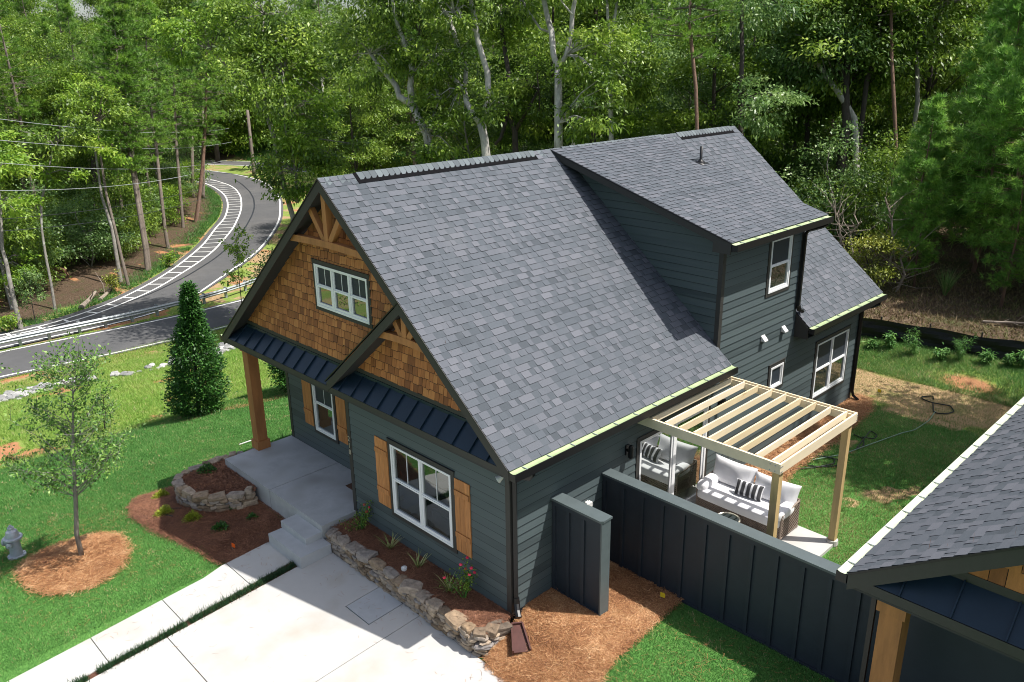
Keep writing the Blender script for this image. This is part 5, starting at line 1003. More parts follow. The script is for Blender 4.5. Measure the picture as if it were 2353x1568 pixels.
# ---------------- individually recognisable trees: trunk and limbs follow the photograph
TRDATA = {'a':[[(-24.56,18.34,-3.67,0.238),(-24.56,18.34,4.62,0.207),(-25.07,18.55,6.11,0.226),(-25.5,18.46,6.83,0.218),(-25.95,18.39,7.62,0.233)],[(-25.95,18.39,7.62,0.188),(-26.68,18.13,7.97,0.17),(-27.07,18.27,8.47,0.152),(-27.55,18.28,8.86,0.137),(-28.23,18.16,9.41,0.115),(-28.95,18.08,10.14,0.085)],[(-25.95,18.39,7.62,0.188),(-26.1,18.42,8.48,0.165),(-26.08,18.61,9.33,0.157),(-26.47,18.52,10.46,0.134),(-26.92,18.39,11.65,0.104),(-27.18,18.39,12.7,0.081),(-27.39,18.44,13.73,0.059)],[(-25.07,18.55,6.11,0.098),(-24.85,18.8,6.91,0.075),(-24.65,19.08,7.84,0.052)]],'b':[[(-21.59,19.5,-3.42,0.26),(-21.59,19.5,5.1,0.226),(-21.88,19.65,5.99,0.211),(-22.15,19.72,6.68,0.226)],[(-22.15,19.72,6.68,0.16),(-22.74,19.64,7.23,0.146),(-23.2,19.68,7.78,0.139),(-23.52,19.89,8.32,0.133),(-24.2,19.72,8.89,0.096),(-24.95,19.52,9.52,0.074),(-25.45,19.36,9.74,0.052)],[(-22.15,19.72,6.68,0.16),(-22.04,19.99,7.37,0.152),(-22.03,20.15,8.06,0.152),(-22.24,20.29,9.16,0.152),(-22.52,20.22,9.98,0.144),(-22.73,20.15,10.66,0.136),(-22.97,20.22,11.68,0.129),(-23.23,20.2,12.55,0.114),(-23.47,20.26,13.55,0.085)],[(-23.75,20.09,8.31,0.119),(-24.21,20.64,9.43,0.12),(-25.1,20.78,10.64,0.128),(-25.83,21.06,11.8,0.121),(-26.88,20.91,12.76,0.092),(-27.77,20.9,13.66,0.061)],[(-22.75,20.18,11.0,0.072),(-23.09,19.74,11.41,0.057),(-23.45,19.32,11.94,0.043)]],'c':[[(-18.23,21.16,-2.42,0.251),(-18.23,21.16,5.75,0.218),(-18.48,21.43,6.81,0.204),(-18.8,21.76,8.14,0.19),(-19.07,22.05,9.27,0.183)],[(-19.07,22.05,9.27,0.141),(-19.54,22.2,9.94,0.141),(-19.98,22.55,10.94,0.149),(-20.45,22.75,11.69,0.136),(-20.92,22.98,12.52,0.122),(-21.38,23.32,13.55,0.094)],[(-19.07,22.05,9.27,0.127),(-18.81,22.33,9.93,0.119),(-18.72,22.58,10.85,0.118),(-18.77,22.68,11.76,0.111),(-18.69,22.78,12.4,0.097),(-18.68,22.96,13.35,0.069)],[(-20.2,22.79,10.95,0.064),(-20.89,22.69,11.17,0.058),(-21.74,22.74,12.01,0.051),(-22.38,22.88,12.59,0.037)],[(-18.7,22.6,11.75,0.048),(-19.04,22.45,12.15,0.041),(-19.24,22.37,12.41,0.028)]],'d':[[(-25.29,32.14,-3.8,0.191),(-25.29,32.14,4.58,0.166),(-25.65,32.59,6.23,0.157),(-26.1,33.0,7.97,0.138),(-26.38,33.36,9.28,0.138),(-26.83,33.98,11.45,0.138),(-27.22,34.45,13.19,0.129),(-27.53,34.78,14.5,0.101)],[(-26.46,33.58,9.88,0.083),(-26.41,34.2,11.01,0.074),(-26.55,34.61,12.14,0.055)]],'e':[[(-20.95,28.57,-3.26,0.161),(-20.95,28.57,5.21,0.14),(-21.49,29.09,7.39,0.132),(-21.89,29.46,8.95,0.124),(-22.3,30.01,10.89,0.115)],[(-22.3,30.01,10.89,0.099),(-22.69,30.12,11.91,0.091),(-22.94,30.33,12.85,0.074)],[(-22.3,30.01,10.89,0.099),(-22.44,30.52,12.22,0.082),(-22.57,30.9,13.23,0.058)]],'f':[[(-18.71,22.71,-2.52,0.117),(-18.71,22.71,5.59,0.102),(-18.69,23.21,6.55,0.095),(-18.97,23.4,7.51,0.08),(-18.75,23.81,7.88,0.051)],[(-18.69,23.21,6.55,0.058),(-18.55,23.59,7.02,0.044)]],'g':[[(-27.66,27.54,-4.26,0.228),(-27.66,27.54,4.18,0.198),(-28.01,27.85,5.54,0.18),(-28.54,27.82,6.57,0.153),(-29.1,28.42,8.94,0.144),(-29.86,28.7,11.07,0.135),(-30.49,29.11,13.19,0.117)],[(-27.98,27.88,5.54,0.135),(-27.4,28.32,6.75,0.098),(-26.82,28.75,7.94,0.062)],[(-28.54,27.82,6.57,0.135),(-28.51,27.13,5.13,0.108),(-28.66,26.77,4.71,0.09)]],'h':[[(-10.23,37.04,-0.84,0.214),(-10.23,37.04,2.82,0.186),(-10.59,37.36,4.19,0.17),(-10.86,37.65,5.34,0.162),(-11.18,37.81,6.34,0.194),(-11.63,37.7,7.03,0.178),(-12.23,37.51,7.88,0.162),(-12.86,37.24,8.65,0.138),(-13.29,37.1,9.27,0.121),(-13.56,37.21,10.03,0.089)]],'i':[[(-13.17,25.35,-1.42,0.102),(-13.17,25.35,6.47,0.089),(-13.68,25.8,8.42,0.089),(-14.09,26.03,9.72,0.083),(-14.39,26.2,10.69,0.083),(-14.59,26.32,11.34,0.069),(-14.83,26.72,12.64,0.048)]],'j':[[(-8.4,37.04,-0.25,0.116),(-8.4,37.04,5.15,0.101),(-9.0,37.52,7.34,0.101),(-9.61,37.99,9.54,0.093),(-10.15,38.53,11.73,0.077),(-10.45,38.94,13.19,0.054)]],'k':[[(-13.24,29.43,-1.43,0.153),(-13.24,29.43,5.97,0.133),(-13.65,29.81,7.57,0.126),(-14.07,30.42,9.66,0.111),(-14.51,30.84,11.41,0.103),(-14.82,31.22,12.8,0.081)]],'l':[[(-11.36,37.41,-1.06,0.279),(-11.36,37.41,5.88,0.243),(-11.92,37.89,8.02,0.218),(-12.21,38.43,9.7,0.186)],[(-11.92,37.89,8.02,0.162),(-12.46,37.99,9.33,0.146),(-12.9,38.22,10.7,0.121)]],'m':[[(-8.91,40.58,-0.48,0.139),(-8.91,40.58,7.2,0.121),(-9.48,41.14,9.5,0.113),(-9.78,41.4,10.64,0.089),(-9.94,41.69,11.56,0.073)],[(-9.85,41.59,11.18,0.049),(-9.56,41.76,11.92,0.048),(-9.01,41.88,12.05,0.04),(-8.45,42.09,12.32,0.032)]],'n':[[(-11.15,38.83,-1.02,0.159),(-11.15,38.83,8.31,0.138),(-11.12,39.39,9.38,0.138),(-11.2,39.84,10.44,0.121),(-11.47,40.24,11.82,0.105)]],'p1':[[(-57.13,15.0,-6.0,0.174),(-57.65,15.29,-4.35,0.163),(-58.24,15.5,-2.7,0.151),(-59.1,15.82,-0.3,0.151),(-60.08,16.18,2.46,0.145),(-60.72,16.35,4.11,0.14),(-61.36,16.61,5.98,0.128),(-61.7,16.71,6.86,0.116),(-62.18,16.98,8.41,0.093),(-62.99,17.57,11.26,0.058),(-63.78,18.07,13.9,0.035)]],'p2':[[(-57.48,15.31,-6.0,0.164),(-57.97,15.58,-4.45,0.152),(-58.57,15.79,-2.78,0.146),(-59.82,16.26,0.74,0.141),(-60.94,16.77,4.07,0.129),(-61.59,17.03,5.95,0.117),(-62.08,17.3,7.5,0.105),(-62.8,17.89,10.16,0.07),(-63.54,18.51,12.93,0.035)]],'p3':[[(-64.4,19.76,-6.0,0.17),(-65.02,19.98,-4.27,0.157),(-66.28,20.65,-0.34,0.15),(-67.24,21.19,2.74,0.144),(-68.1,21.54,5.21,0.131),(-68.87,21.98,7.68,0.098),(-69.74,22.62,10.77,0.065),(-70.42,23.15,13.23,0.033)]],'p4':[[(-72.62,24.77,-6.0,0.161),(-73.72,25.48,-2.3,0.161),(-74.97,26.27,1.85,0.146),(-75.89,27.03,5.3,0.117),(-76.81,27.8,8.75,0.088),(-77.59,28.52,11.79,0.044)]],'p5':[[(-74.5,26.96,-6.0,0.196),(-74.85,27.88,-3.44,0.189),(-75.43,29.05,0.12,0.181),(-75.98,29.9,2.97,0.166),(-76.58,30.71,5.82,0.128),(-77.37,31.66,9.38,0.091),(-78.0,32.44,12.23,0.045)]],'p6':[[(-53.67,12.21,-6.0,0.131),(-54.46,12.33,-4.14,0.12),(-55.38,12.51,-1.87,0.109),(-56.33,12.65,0.38,0.098),(-56.89,12.85,1.93,0.087),(-57.41,13.08,3.48,0.065),(-58.05,13.45,5.54,0.044)]],'p7':[[(-55.44,12.3,-6.0,0.156),(-56.17,12.55,-4.0,0.145),(-56.85,12.79,-2.11,0.122),(-57.94,12.81,0.2,0.1),(-59.2,13.35,3.88,0.067),(-60.09,13.48,5.99,0.044)]],'p8':[[(-51.19,6.34,-6.0,0.099),(-51.71,6.55,-4.5,0.089),(-52.43,6.74,-2.62,0.084),(-53.09,7.01,-0.74,0.079),(-53.48,7.39,0.84,0.079),(-53.6,8.2,2.71,0.064),(-53.77,8.96,4.57,0.045)]],'p9':[[(-47.91,3.36,-6.0,0.156),(-48.42,3.44,-4.78,0.138),(-49.05,3.57,-3.21,0.129),(-49.48,3.69,-2.08,0.119),(-49.88,3.72,-1.21,0.11),(-50.64,4.32,1.55,0.092),(-51.18,4.63,3.29,0.064)]],'p10':[[(-53.39,4.3,-6.0,0.129),(-54.06,4.36,-4.49,0.119),(-54.61,4.5,-3.08,0.109),(-55.15,4.65,-1.66,0.09)]],'p11':[[(-68.35,15.4,-6.0,0.325),(-68.97,15.68,-4.15,0.299),(-69.65,16.01,-2.08,0.26),(-71.0,17.07,2.84,0.195),(-71.97,17.91,6.53,0.117)]],'p12':[[(-88.66,34.4,-5.52,0.229),(-89.61,35.41,-1.53,0.229),(-90.6,36.47,2.63,0.176),(-91.65,37.46,6.79,0.106)]],'p13':[[(-89.45,33.5,-5.49,0.211),(-90.46,34.44,-1.5,0.194),(-91.71,35.64,3.48,0.141)]],'pole':[[(-102.52,48.47,-5.04,0.25),(-103.85,49.21,-0.79,0.229),(-105.04,49.86,2.96,0.209)]],'pole2':[[(-79.67,46.34,-5.94,0.162),(-79.67,46.34,0.28,0.141),(-80.67,47.22,4.1,0.141),(-81.72,48.13,8.09,0.132)]],'lean':[[(-33.63,15.2,-5.44,0.175),(-33.63,15.2,1.2,0.152),(-34.36,15.24,2.81,0.144),(-34.94,15.36,4.25,0.135),(-35.44,15.53,5.6,0.135),(-36.02,15.53,6.81,0.127),(-36.75,15.19,7.61,0.11),(-37.41,15.03,8.66,0.093),(-38.03,14.71,9.31,0.076),(-39.18,14.09,10.44,0.063),(-39.94,13.54,10.89,0.042),(-40.36,13.12,10.94,0.025)],[(-36.02,15.53,6.81,0.093),(-36.68,15.85,8.8,0.084),(-37.11,16.2,10.4,0.068),(-37.47,16.82,12.39,0.042)],[(-33.52,14.91,2.51,0.075),(-33.01,15.22,2.11,0.075),(-33.45,15.56,3.69,0.071),(-34.11,15.66,5.26,0.062),(-34.72,15.82,6.84,0.05),(-35.34,16.36,9.2,0.033)]]}
def limb_tree(key, name, label, bark, crown, extra=()):
    """crown: list of (x, y, z, rx, rz, nclusters, kind)"""
    L_ = TRDATA[key]; b = L_[0][0]; t = thing(name, label, 'tree' if name != 'utility_pole' else 'utility pole', (b[0], b[1], b[2])); g = np.random.default_rng(abs(hash(key)) % 9999 if False else sum(map(ord, key))*7); m = MB(); twigs = []
    for li, l_ in enumerate(L_):
        p = [Vector(q[:3]) for q in l_]; r = [q[3] for q in l_]
        if li == 0: p = [Vector((p[0].x, p[0].y, min(p[0].z, GH(p[0].x, p[0].y)-.2)))]+p; r = [r[0]*1.25]+r
        m.tube(p, r, 9)
    for (cx, cy, cz, rx, rzz, ncl, mt, LL, WW) in crown:
        src = min([Vector(q[:3]) for l_ in L_ for q in l_], key=lambda v: (v-Vector((cx, cy, cz))).length)
        cc, C_, D_, tone = crownpts(g, ncl, 120, rx, rzz*2, cz-rzz, .5*max(.7, min(1.3, rx/2.5)), lump=.35); C_ = C_+np.array([cx, cy, 0]); 
        for c_ in cc[:10]: e = Vector((c_[0]+cx, c_[1]+cy, c_[2])); m.tube([src, src.lerp(e, .5)+Vector((0, 0, .3)), e], [.05, .035, .012], 4, caps=False)
        Vv, Ff = leafcloud(C_, D_, LL, WW, g); twigs.append((Vv, Ff, tone, mt))
    m.build('trunk', MT[bark], t, True)
    for Vv, Ff, tone, mt in twigs: npmesh('crown', Vv, Ff, tone, MT[mt], t)
    return t
def needle_crown(t, pts, mt='needle', nd=26, NL=.3, NW=.03, seed=1, parts=9):
    """pts: (x,y,z,radius,nbranches) flat sprays of needles"""
    g = np.random.default_rng(seed); m = MB(); Cs, Ds, To = [], [], []
    for (x, y, z, R1, nb_) in pts:
        o = Vector((x, y, z))
        for _ in range(nb_):
            a = g.uniform(0, 6.28); e = o+Vector((math.cos(a)*R1, math.sin(a)*R1, R1*g.uniform(-.15, .3)))*g.uniform(.6, 1.1) if False else o+Vector((math.cos(a), math.sin(a), g.uniform(-.15, .3)))*R1*g.uniform(.55, 1.1)
            m.tube([o, o.lerp(e, .55)-Vector((0, 0, .05)), e], [.045, .03, .008], 4, caps=False); tn = g.normal(.55, .15)
            for k in range(parts): u = g.uniform(.25, 1.03); Cs.append(tuple(o.lerp(e, u)+Vector(g.normal(0, .25, 3))*Vector((1, 1, .45)))); Ds.append(tuple((e-o).normalized()*.5+Vector((0, 0, .45)))); To.append(tn)
    C_ = np.repeat(np.array(Cs), nd, 0); D_ = np.repeat(np.array(Ds), nd, 0)+g.normal(0, .6, (len(Cs)*nd, 3)); D_ /= np.linalg.norm(D_, axis=1, keepdims=True); S = np.cross(g.normal(0, .5, D_.shape)+np.array([.3, .2, 1.0]), D_); S /= np.linalg.norm(S, axis=1, keepdims=True); l_ = NL*g.uniform(.7, 1.15, len(C_))[:, None]
    Vv = np.stack([C_-S*NW/2, C_+S*NW/2, C_+D_*l_], 1).reshape(-1, 3); tone = np.clip(np.repeat(np.array(To), nd)+g.normal(0, .12, len(C_)), 0, 1)
    m.build('branches', MT['barkpine'], t); npmesh('crown', Vv, np.arange(len(Vv)).reshape(-1, 3), tone, MT[mt], t)
def tops(key, *ks):  # points along limbs
    return [TRDATA[key][a][b][:3] for a, b in ks]
LA = ('leafA', .26, .11)
def cr(p, rx, rz, n, mt='leafA', L=.26, W_=.11, dx=0, dy=0, dz=0): return (p[0]+dx, p[1]+dy, p[2]+dz, rx, rz, n, mt, L, W_)
a = TRDATA['a']; limb_tree('a', 'hardwood_tree', 'grey leaning forked hardwood left of centre behind the roof ridge', 'barkpale', [cr(a[1][-1], 2.4, 1.8, 30), cr(a[2][-1], 2.8, 2.2, 40), cr(a[2][3], 1.5, 1.2, 10, dx=-.8), cr(a[0][2], 1.5, 1.2, 12, dx=1.2), cr(a[3][-1], 1.3, 1, 8)])
a = TRDATA['b']; limb_tree('b', 'hardwood_tree', 'pale twin stemmed hardwood rising behind the middle of the ridge', 'barkpale', [cr(a[1][-1], 2.2, 1.8, 26), cr(a[2][-1], 2.4, 1.8, 22, dz=1), cr(a[3][-1], 2.4, 2, 26), cr(a[4][-1], 1.2, 1, 10), cr(a[2][1], .9, .8, 6, dx=.5), cr(a[1][2], 1.0, .9, 8, dx=-1)])
a = TRDATA['c']; limb_tree('c', 'hardwood_tree', 'pale grey Y shaped hardwood behind the dormer ridge', 'barkpale', [cr(a[1][-1], 2.2, 1.6, 22, dz=1), cr(a[2][-1], 2.4, 1.8, 24, dz=1), cr(a[2][1], 1.6, 1.3, 18, dx=1.6), cr(a[3][-1], 1.4, 1.2, 12), cr(a[0][2], 1.5, 1.6, 16, dx=2.2, dz=1)])
a = TRDATA['d']; limb_tree('d', 'hardwood_tree', 'straight dark grey trunk right of the Y shaped tree', 'barkdark', [cr(a[0][-1], 3, 2.2, 34), cr(a[1][-1], 1.8, 1.5, 14)])
a = TRDATA['e']; limb_tree('e', 'hardwood_tree', 'slim pale forked tree with dense drooping leaves behind the dormer', 'barkpale', [cr(a[0][-1], 1.8, 1.7, 26, dx=.6, dz=-2), cr(a[1][-1], 2, 1.6, 18, dz=1), cr(a[2][-1], 2, 1.5, 18, dz=1), cr(a[0][3], 1.8, 1.8, 26, dx=1.5)])
limb_tree('f', 'dead_stump_tree', 'bare broken crooked stem beside the Y shaped tree', 'barkpale', [])
a = TRDATA['g']; limb_tree('g', 'hardwood_tree', 'dark crooked hardwood in shade between the two pale forked trees', 'barkdark', [cr(a[0][-1], 2.6, 2, 26), cr(a[1][-1], 2, 1.6, 18), cr(a[0][3], 1.7, 1.4, 14, dx=-1)])
a = TRDATA['h']; limb_tree('h', 'hardwood_tree', 'dark trunk bending sharply left right of the house roof', 'barkpale', [cr(a[0][-1], 2.6, 1.9, 34, 'leafC'), cr(a[0][-3], 1.6, 1.2, 12, 'leafC', dx=-2)])
t = limb_tree('i', 'pine_tree', 'slim red barked pine with flat bright green sprays behind the dormer', 'barkred', []); a = TRDATA['i'][0]; needle_crown(t, [(*a[4][:3], 2.2, 7), (*a[5][:3], 2.4, 9), (*a[3][:3], 1.8, 5), (*a[-1][:3], 2.4, 9), ((a[5][0]+a[6][0])/2, (a[5][1]+a[6][1])/2, (a[5][2]+a[6][2])/2, 2.4, 9)], seed=4)
t = limb_tree('j', 'pine_tree', 'tall bare red brown pine trunk left of the young pines', 'barkred', []); a = TRDATA['j'][0]; needle_crown(t, [(*a[-1][:3], 2.2, 8), (*a[-2][:3], 1.6, 4)], seed=5)
a = TRDATA['k']; limb_tree('k', 'hardwood_tree', 'straight dark trunk just behind the rear roof corner', 'barkdark', [cr(a[0][-1], 3, 2.2, 34, 'leafC'), cr(a[0][2], 1.8, 1.5, 16, 'leafC', dx=1.5)])
a = TRDATA['l']; limb_tree('l', 'hardwood_tree', 'thick black forked trunk in deep shade right of the bent tree', 'barkdark', [cr(a[0][-1], 2.6, 2, 24, dz=2), cr(a[1][-1], 2.4, 1.8, 20, dz=2)])
a = TRDATA['m']; limb_tree('m', 'hardwood_tree', 'thin grey tree with one pale bare limb near the top right', 'bark', [cr(a[0][-1], 2.4, 2.2, 26, dz=1), cr(a[1][-1], 1.4, 1, 8)])
a = TRDATA['n']; limb_tree('n', 'hardwood_tree', 'black trunk leaning right in the shade of the right hand wood', 'barkdark', [cr(a[0][-1], 2.6, 2, 24, dz=1)])
PL = {'p1': 'left stem of the tall pine pair beside the hatched shoulder', 'p2': 'right stem of the tall pine pair beside the hatched shoulder', 'p3': 'straight pine next right of the tall pair by the road', 'p4': 'slender pine fourth from the left along the curving road', 'p5': 'dark leaning pine nearest the bend of the road', 'p12': 'far pine trunk where the hatched shoulder begins', 'p13': 'shaded far pine trunk left of the road bend'}
for i, (k, lb) in enumerate(PL.items()):
    t = limb_tree(k, 'pine_tree', lb, 'barkpine' if k != 'p5' else 'barkred', []); a = TRDATA[k][0]; n_ = len(a); pts = []
    hi = a[-1][2]; lo = a[max(0, n_-4)][2]; zt = 14+i % 3*1.5; z = max(.8, zt*.12); top = Vector(a[-1][:3]); base_ = Vector(a[max(0, n_-4)][:3])
    while z < zt:
        f = (z-base_.z)/max(.1, (top.z-base_.z)); q_ = base_.lerp(top, f); fz = (z-1.5)/(zt-1.5); pts.append((q_.x, q_.y, z, 3.3*(1-fz)**.6*(.5+.5*min(1, fz*3))+.5, 7)); z += .7
    if k in ('p12', 'p13'): pts = pts[::2]
    needle_crown(t, pts, 'needle', 22, .36, .05, seed=20+i)
OT = {'p6': ('slim pale trunk leaning left at the road edge', 'barkpine'), 'p7': ('mottled trunk beside the slim leaning one at the road edge', 'bark'), 'p8': ('curved silvery sapling trunk in the dark left wood', 'bark'), 'p9': ('pale mottled trunk at the far left above the guardrail', 'bark'), 'p10': ('second trunk at the left edge behind the mottled one', 'bark'), 'p11': ('stout dark trunk deep in the shaded left wood', 'barkdark')}
for i, (k, (lb, bk)) in enumerate(OT.items()):
    a = TRDATA[k][0]; limb_tree(k, 'hardwood_tree', lb, bk, [cr(a[-1], 2.2, 1.6, 18, 'leafB' if i % 2 else 'leafA', .3, .14, dz=1), cr(a[-2], 1.6, 1.0, 6, 'leafB', .3, .14, dx=1)])
a = TRDATA['lean']; limb_tree('lean', 'leaning_tree', 'large leafy tree arching left over the road bend', 'bark', [cr(a[0][-1], 1.5, 1.2, 10, 'leafB', .28, .12), cr(a[0][-3], 2.2, 1.6, 16, 'leafB', .28, .12, dz=1.2), cr(a[0][-5], 2.2, 1.6, 16, 'leafA', .28, .12, dx=1.5, dy=1.5, dz=1), cr(a[1][-1], 3.2, 2.4, 44, 'leafA', .28, .12), cr(a[1][-2], 2.2, 1.8, 20, 'leafA', .28, .12, dx=1.4, dy=1.6), cr(a[2][-1], 3.4, 2.8, 50, 'leafA', .28, .12), cr(a[2][-2], 2.4, 2.2, 26, 'leafB', .28, .12, dx=.6, dy=.8), cr(a[2][2], 1.9, 1.7, 26, 'leafA', .28, .12, dz=.3), cr(a[2][3], 1.9, 1.8, 22, 'leafA', .28, .12, dx=1.2, dy=1.2)])
limb_tree('pole', 'utility_pole', 'bare wooden pole standing on the bank inside the road bend', 'barkpine', []); pl_ = limb_tree('pole2', 'utility_pole', 'grey power pole half hidden by leaves left of the roof peak', 'bark', [])
q = TRDATA['pole2'][0][-1]; m = MB(); m.beam((q[0]-.7, q[1]-.7, q[2]-.5), (q[0]+.7, q[1]+.7, q[2]-.5), .1, .1, (0, 0, 1)); m.build('crossarm', MT['bark'], pl_)
# cables
WR = [((-43.34, 3.56, 7.04), (-96, 42.3, 1.35)), ((-43.08, 3.28, 5.95), (-96, 42.5, -.4)), ((-42.8, 2.99, 4.78), (-88, 37.6, -1.7)), ((-42.46, 2.63, 3.36), (-60, 20.6, .75)), ((-42.11, 2.25, 1.88), (-60, 21.4, -.55)), ((-40.18, 4.01, 1.43), (-60, 22.2, -1.25))]
WL = ['topmost pale power cable crossing the left wood', 'second pale power cable from the top at left', 'third pale power cable from the top at left', 'fourth cable down, thinner and grey, at left', 'fifth cable down, dark over the curving road', 'lowest dark cable crossing the hatched shoulder']
for i, (a, b) in enumerate(WR):
    a, b = Vector(a), Vector(b); d = b-a; m = MB(); pts = []
    for k in range(-14, 25): t = k/24; pts.append(a+d*t-Vector((0, 0, 2.6*t*(1-t)*(1 if i < 3 else .5))))
    m.tube(pts, .017 if i < 3 else .015, 5); o = m.build('power_cable', MT['cable'] if i < 4 else MT['cabledark']); tag(o, WL[i], 'cable', 'power cables at left')
# ---------------- the woods: one proto of each kind, copied
camx, camy, yaw = 9.4174, -9.0380, .7996; FX, FY = -math.sin(yaw), math.cos(yaw)
pM = cam.matrix_world.inverted()
def D_of(x, y, z):
    v = pM @ Vector((x, y, z)); return (2353/2+1896.2*v.x/-v.z, 784-1896.2*v.y/-v.z) if v.z < -.5 else (-9999, -9999)
g = np.random.default_rng(77); kinds = {'b1': 'dark green broadleaf tree crowded into', 'b2': 'dark green broadleaf tree crowded into', 'b3': 'grey green small leaved tree in', 'b4': 'yellow green broadleaf tree in', 'b5': 'dark green broadleaf tree crowded into', 'n1': 'tall wood pine with high needled crown in', 'n2': 'tall wood pine with high needled crown in'}
placed = []
def scatter(n, box, ok, ks, mind, grp, smin=.85, smax=1.15, lab=None, name=None, cat='tree'):
    c_ = 0; tries = 0
    while c_ < n and tries < n*60:
        tries += 1; x, y = g.uniform(box[0], box[1]), g.uniform(box[2], box[3])
        if any((x-a)**2+(y-b)**2 < mind*mind for a, b in placed) or not ok(x, y): continue
        placed.append((x, y)); k = ks[g.integers(len(ks))]; lb_ = kinds.get(k, '')+' '+grp; nm = name or ('pine_tree' if k[0] == 'n' else 'broadleaf_tree')
        plant(k, nm, lab or lb_, cat, x, y, g.uniform(0, 6.28), g.uniform(smin, smax), lb_+' group' if not lab else grp, g.uniform(.9, 1.15)); c_ += 1
    return c_
def okA(x, y):
    u, v = D_of(x, y, GH(x, y)); 
    if u < 640 or u > 2650: return False
    dep = (x-camx)*FX+(y-camy)*FY
    if u < 1560 and dep < 56: return False
    if 1560 <= u < 1900 and dep < 50: return False
    if x > -9 and y < 47: return False
    if x > -16 and x < 4 and y < 36: return False
    dd = min((x-q[0])**2+(y-q[1])**2 for q in road_keep); return dd > 64
road_keep = [tuple(q) for pl in (mid1, mid2, mid3) for q in resamp(pl, 60)]
scatter(62, (-62, 22, 20, 62), okA, ['b1', 'b2', 'b3', 'b1', 'b5', 'b4', 'n2'], 3.1, 'the wood behind the house')
scatter(100, (-110, 45, 58, 120), lambda x, y: D_of(x, y, 0)[0] > 640 and D_of(x, y, 0)[0] < 2600, ['b1', 'b2', 'b5', 'n1'], 4.2, 'the far wood behind the house', 1.15, 1.6)
vl1 = [(0, 790), (125, 760), (170, 715), (290, 690), (345, 650), (400, 615), (450, 575), (500, 520), (520, 480), (500, 430), (470, 400), (465, 300)]
def okB(x, y):
    z = GH(x, y); u, v = D_of(x, y, z)
    if u < -260 or u > 470: return False
    if v > np.interp(max(u, 0), [0, 100, 300, 400, 470], [640, 610, 560, 500, 400]): return False
    return min((x-q[0])**2+(y-q[1])**2 for q in road_keep) > 60
scatter(60, (-135, -56, -10, 60), okB, ['b1', 'b2', 'b4', 'b5', 'n1', 'n2', 'b3'], 4.6, 'the left wood', 1.0, 1.25)
scatter(26, (-160, -70, 55, 130), lambda x, y: 380 < D_of(x, y, 0)[0] < 800 and D_of(x, y, GH(x, y))[1] < 318, ['b1', 'b4', 'b2', 'n1'], 5, 'the wood beyond the far road', 1.3, 1.7)
scatter(26, (-190, -120, 10, 90), lambda x, y: -200 < D_of(x, y, 0)[0] < 560, ['b1', 'b4', 'b2', 'n1'], 6, 'the hill beyond the left wood', 1.5, 1.9)
# understory
placed = []
def okU(x, y):
    u, v = D_of(x, y, GH(x, y))
    if u < 650 or u > 2450: return False
    dep = (x-camx)*FX+(y-camy)*FY
    if x > -10 and y < 34: return False
    if u < 1560 and dep < 50: return False
    return min((x-q[0])**2+(y-q[1])**2 for q in road_keep) > 40
scatter(80, (-45, 14, 17, 48), okU, ['u1', 'u2', 'u3', 'u1'], 1.5, 'shrubs under the wood behind the house', .7, 1.35, 'leafy shrub under the trees behind the house', 'understory_shrub', 'shrub')
scatter(85, (-100, -50, -8, 45), lambda x, y: (-60 < D_of(x, y, GH(x, y))[0] < 480) and D_of(x, y, GH(x, y))[1] < np.interp(D_of(x, y, GH(x, y))[0], [0, 100, 200, 330, 480], [720, 640, 620, 600, 400]) and min((x-q[0])**2+(y-q[1])**2 for q in road_keep) > 30, ['u1', 'u2', 'u2', 'u3'], 2.0, 'shrubs in the left wood', .8, 1.5, 'leafy green shrub in the left wood', 'understory_shrub', 'shrub')
scatter(40, (-170, -70, 55, 140), lambda x, y: 360 < D_of(x, y, 0)[0] < 820 and 150 < math.hypot(x-9, y+9) < 172, ['u1', 'u2', 'u3', 'u1'], 2.6, 'shrubs at the edge of the far wood', 2.2, 3.2, 'leafy undergrowth at the edge of the far wood', 'understory_shrub', 'shrub')
# shadow giving trees just outside the frame, and the road edge tree hidden by the gable
plant('b4', 'broadleaf_tree', 'broadleaf tree out of view at right that shades the back lawn', 'tree', 8.4, 15.4, 1, .95)
plant('n1', 'pine_tree', 'pine right of the view that dapples the back yard', 'tree', 9.0, 19.5, 1, .95)
plant('n2', 'pine_tree', 'second pine right of the view dappling the rear roof', 'tree', 7.6, 16.8, 2, .95)
plant('u3', 'roadside_tree', 'small leafy tree partly hidden by the left gable', 'tree', -34.5, 14.6, 1, 1.0)
# young pines at right
yp = [(.2, 27.5, 1.1, 'y1'), (2.4, 26.2, 1.0, 'y2'), (4.6, 27.8, 1.2, 'y1'), (-1.6, 29.8, 1.05, 'y2'), (1.5, 30.6, 1.25, 'y1'), (4.2, 31.4, 1.3, 'y2'), (-2.6, 26.0, .55, 'y2'), (6.6, 29.0, 1.3, 'y1'), (7.8, 32.5, 1.4, 'y2'), (-3.6, 27.9, .7, 'y1'), (-.6, 33.5, 1.3, 'y1'), (2.8, 34.2, 1.35, 'y2'), (.9, 25.2, .6, 'y1'), (3.4, 29.3, 1.2, 'y2'), (-2.2, 31.8, 1.1, 'y1'), (5.6, 33.6, 1.4, 'y1'), (-1.2, 36.5, 1.35, 'y2'), (2.0, 37.5, 1.4, 'y1'), (5.2, 26.0, .8, 'y2'), (-4.4, 30.2, .8, 'y2'), (-3.2, 34.0, 1.15, 'y1')]
for i, (x, y, s_, k) in enumerate(yp): plant(k, 'young_pine', 'bushy young pine with long bright needles right of the house', 'tree', x, y, i*1.3, s_, 'young pines at right')
plant('u4', 'yellow_shrub', 'yellow green shrub just beyond the rear roof corner', 'shrub', -4.0, 24.4, 0, .85)
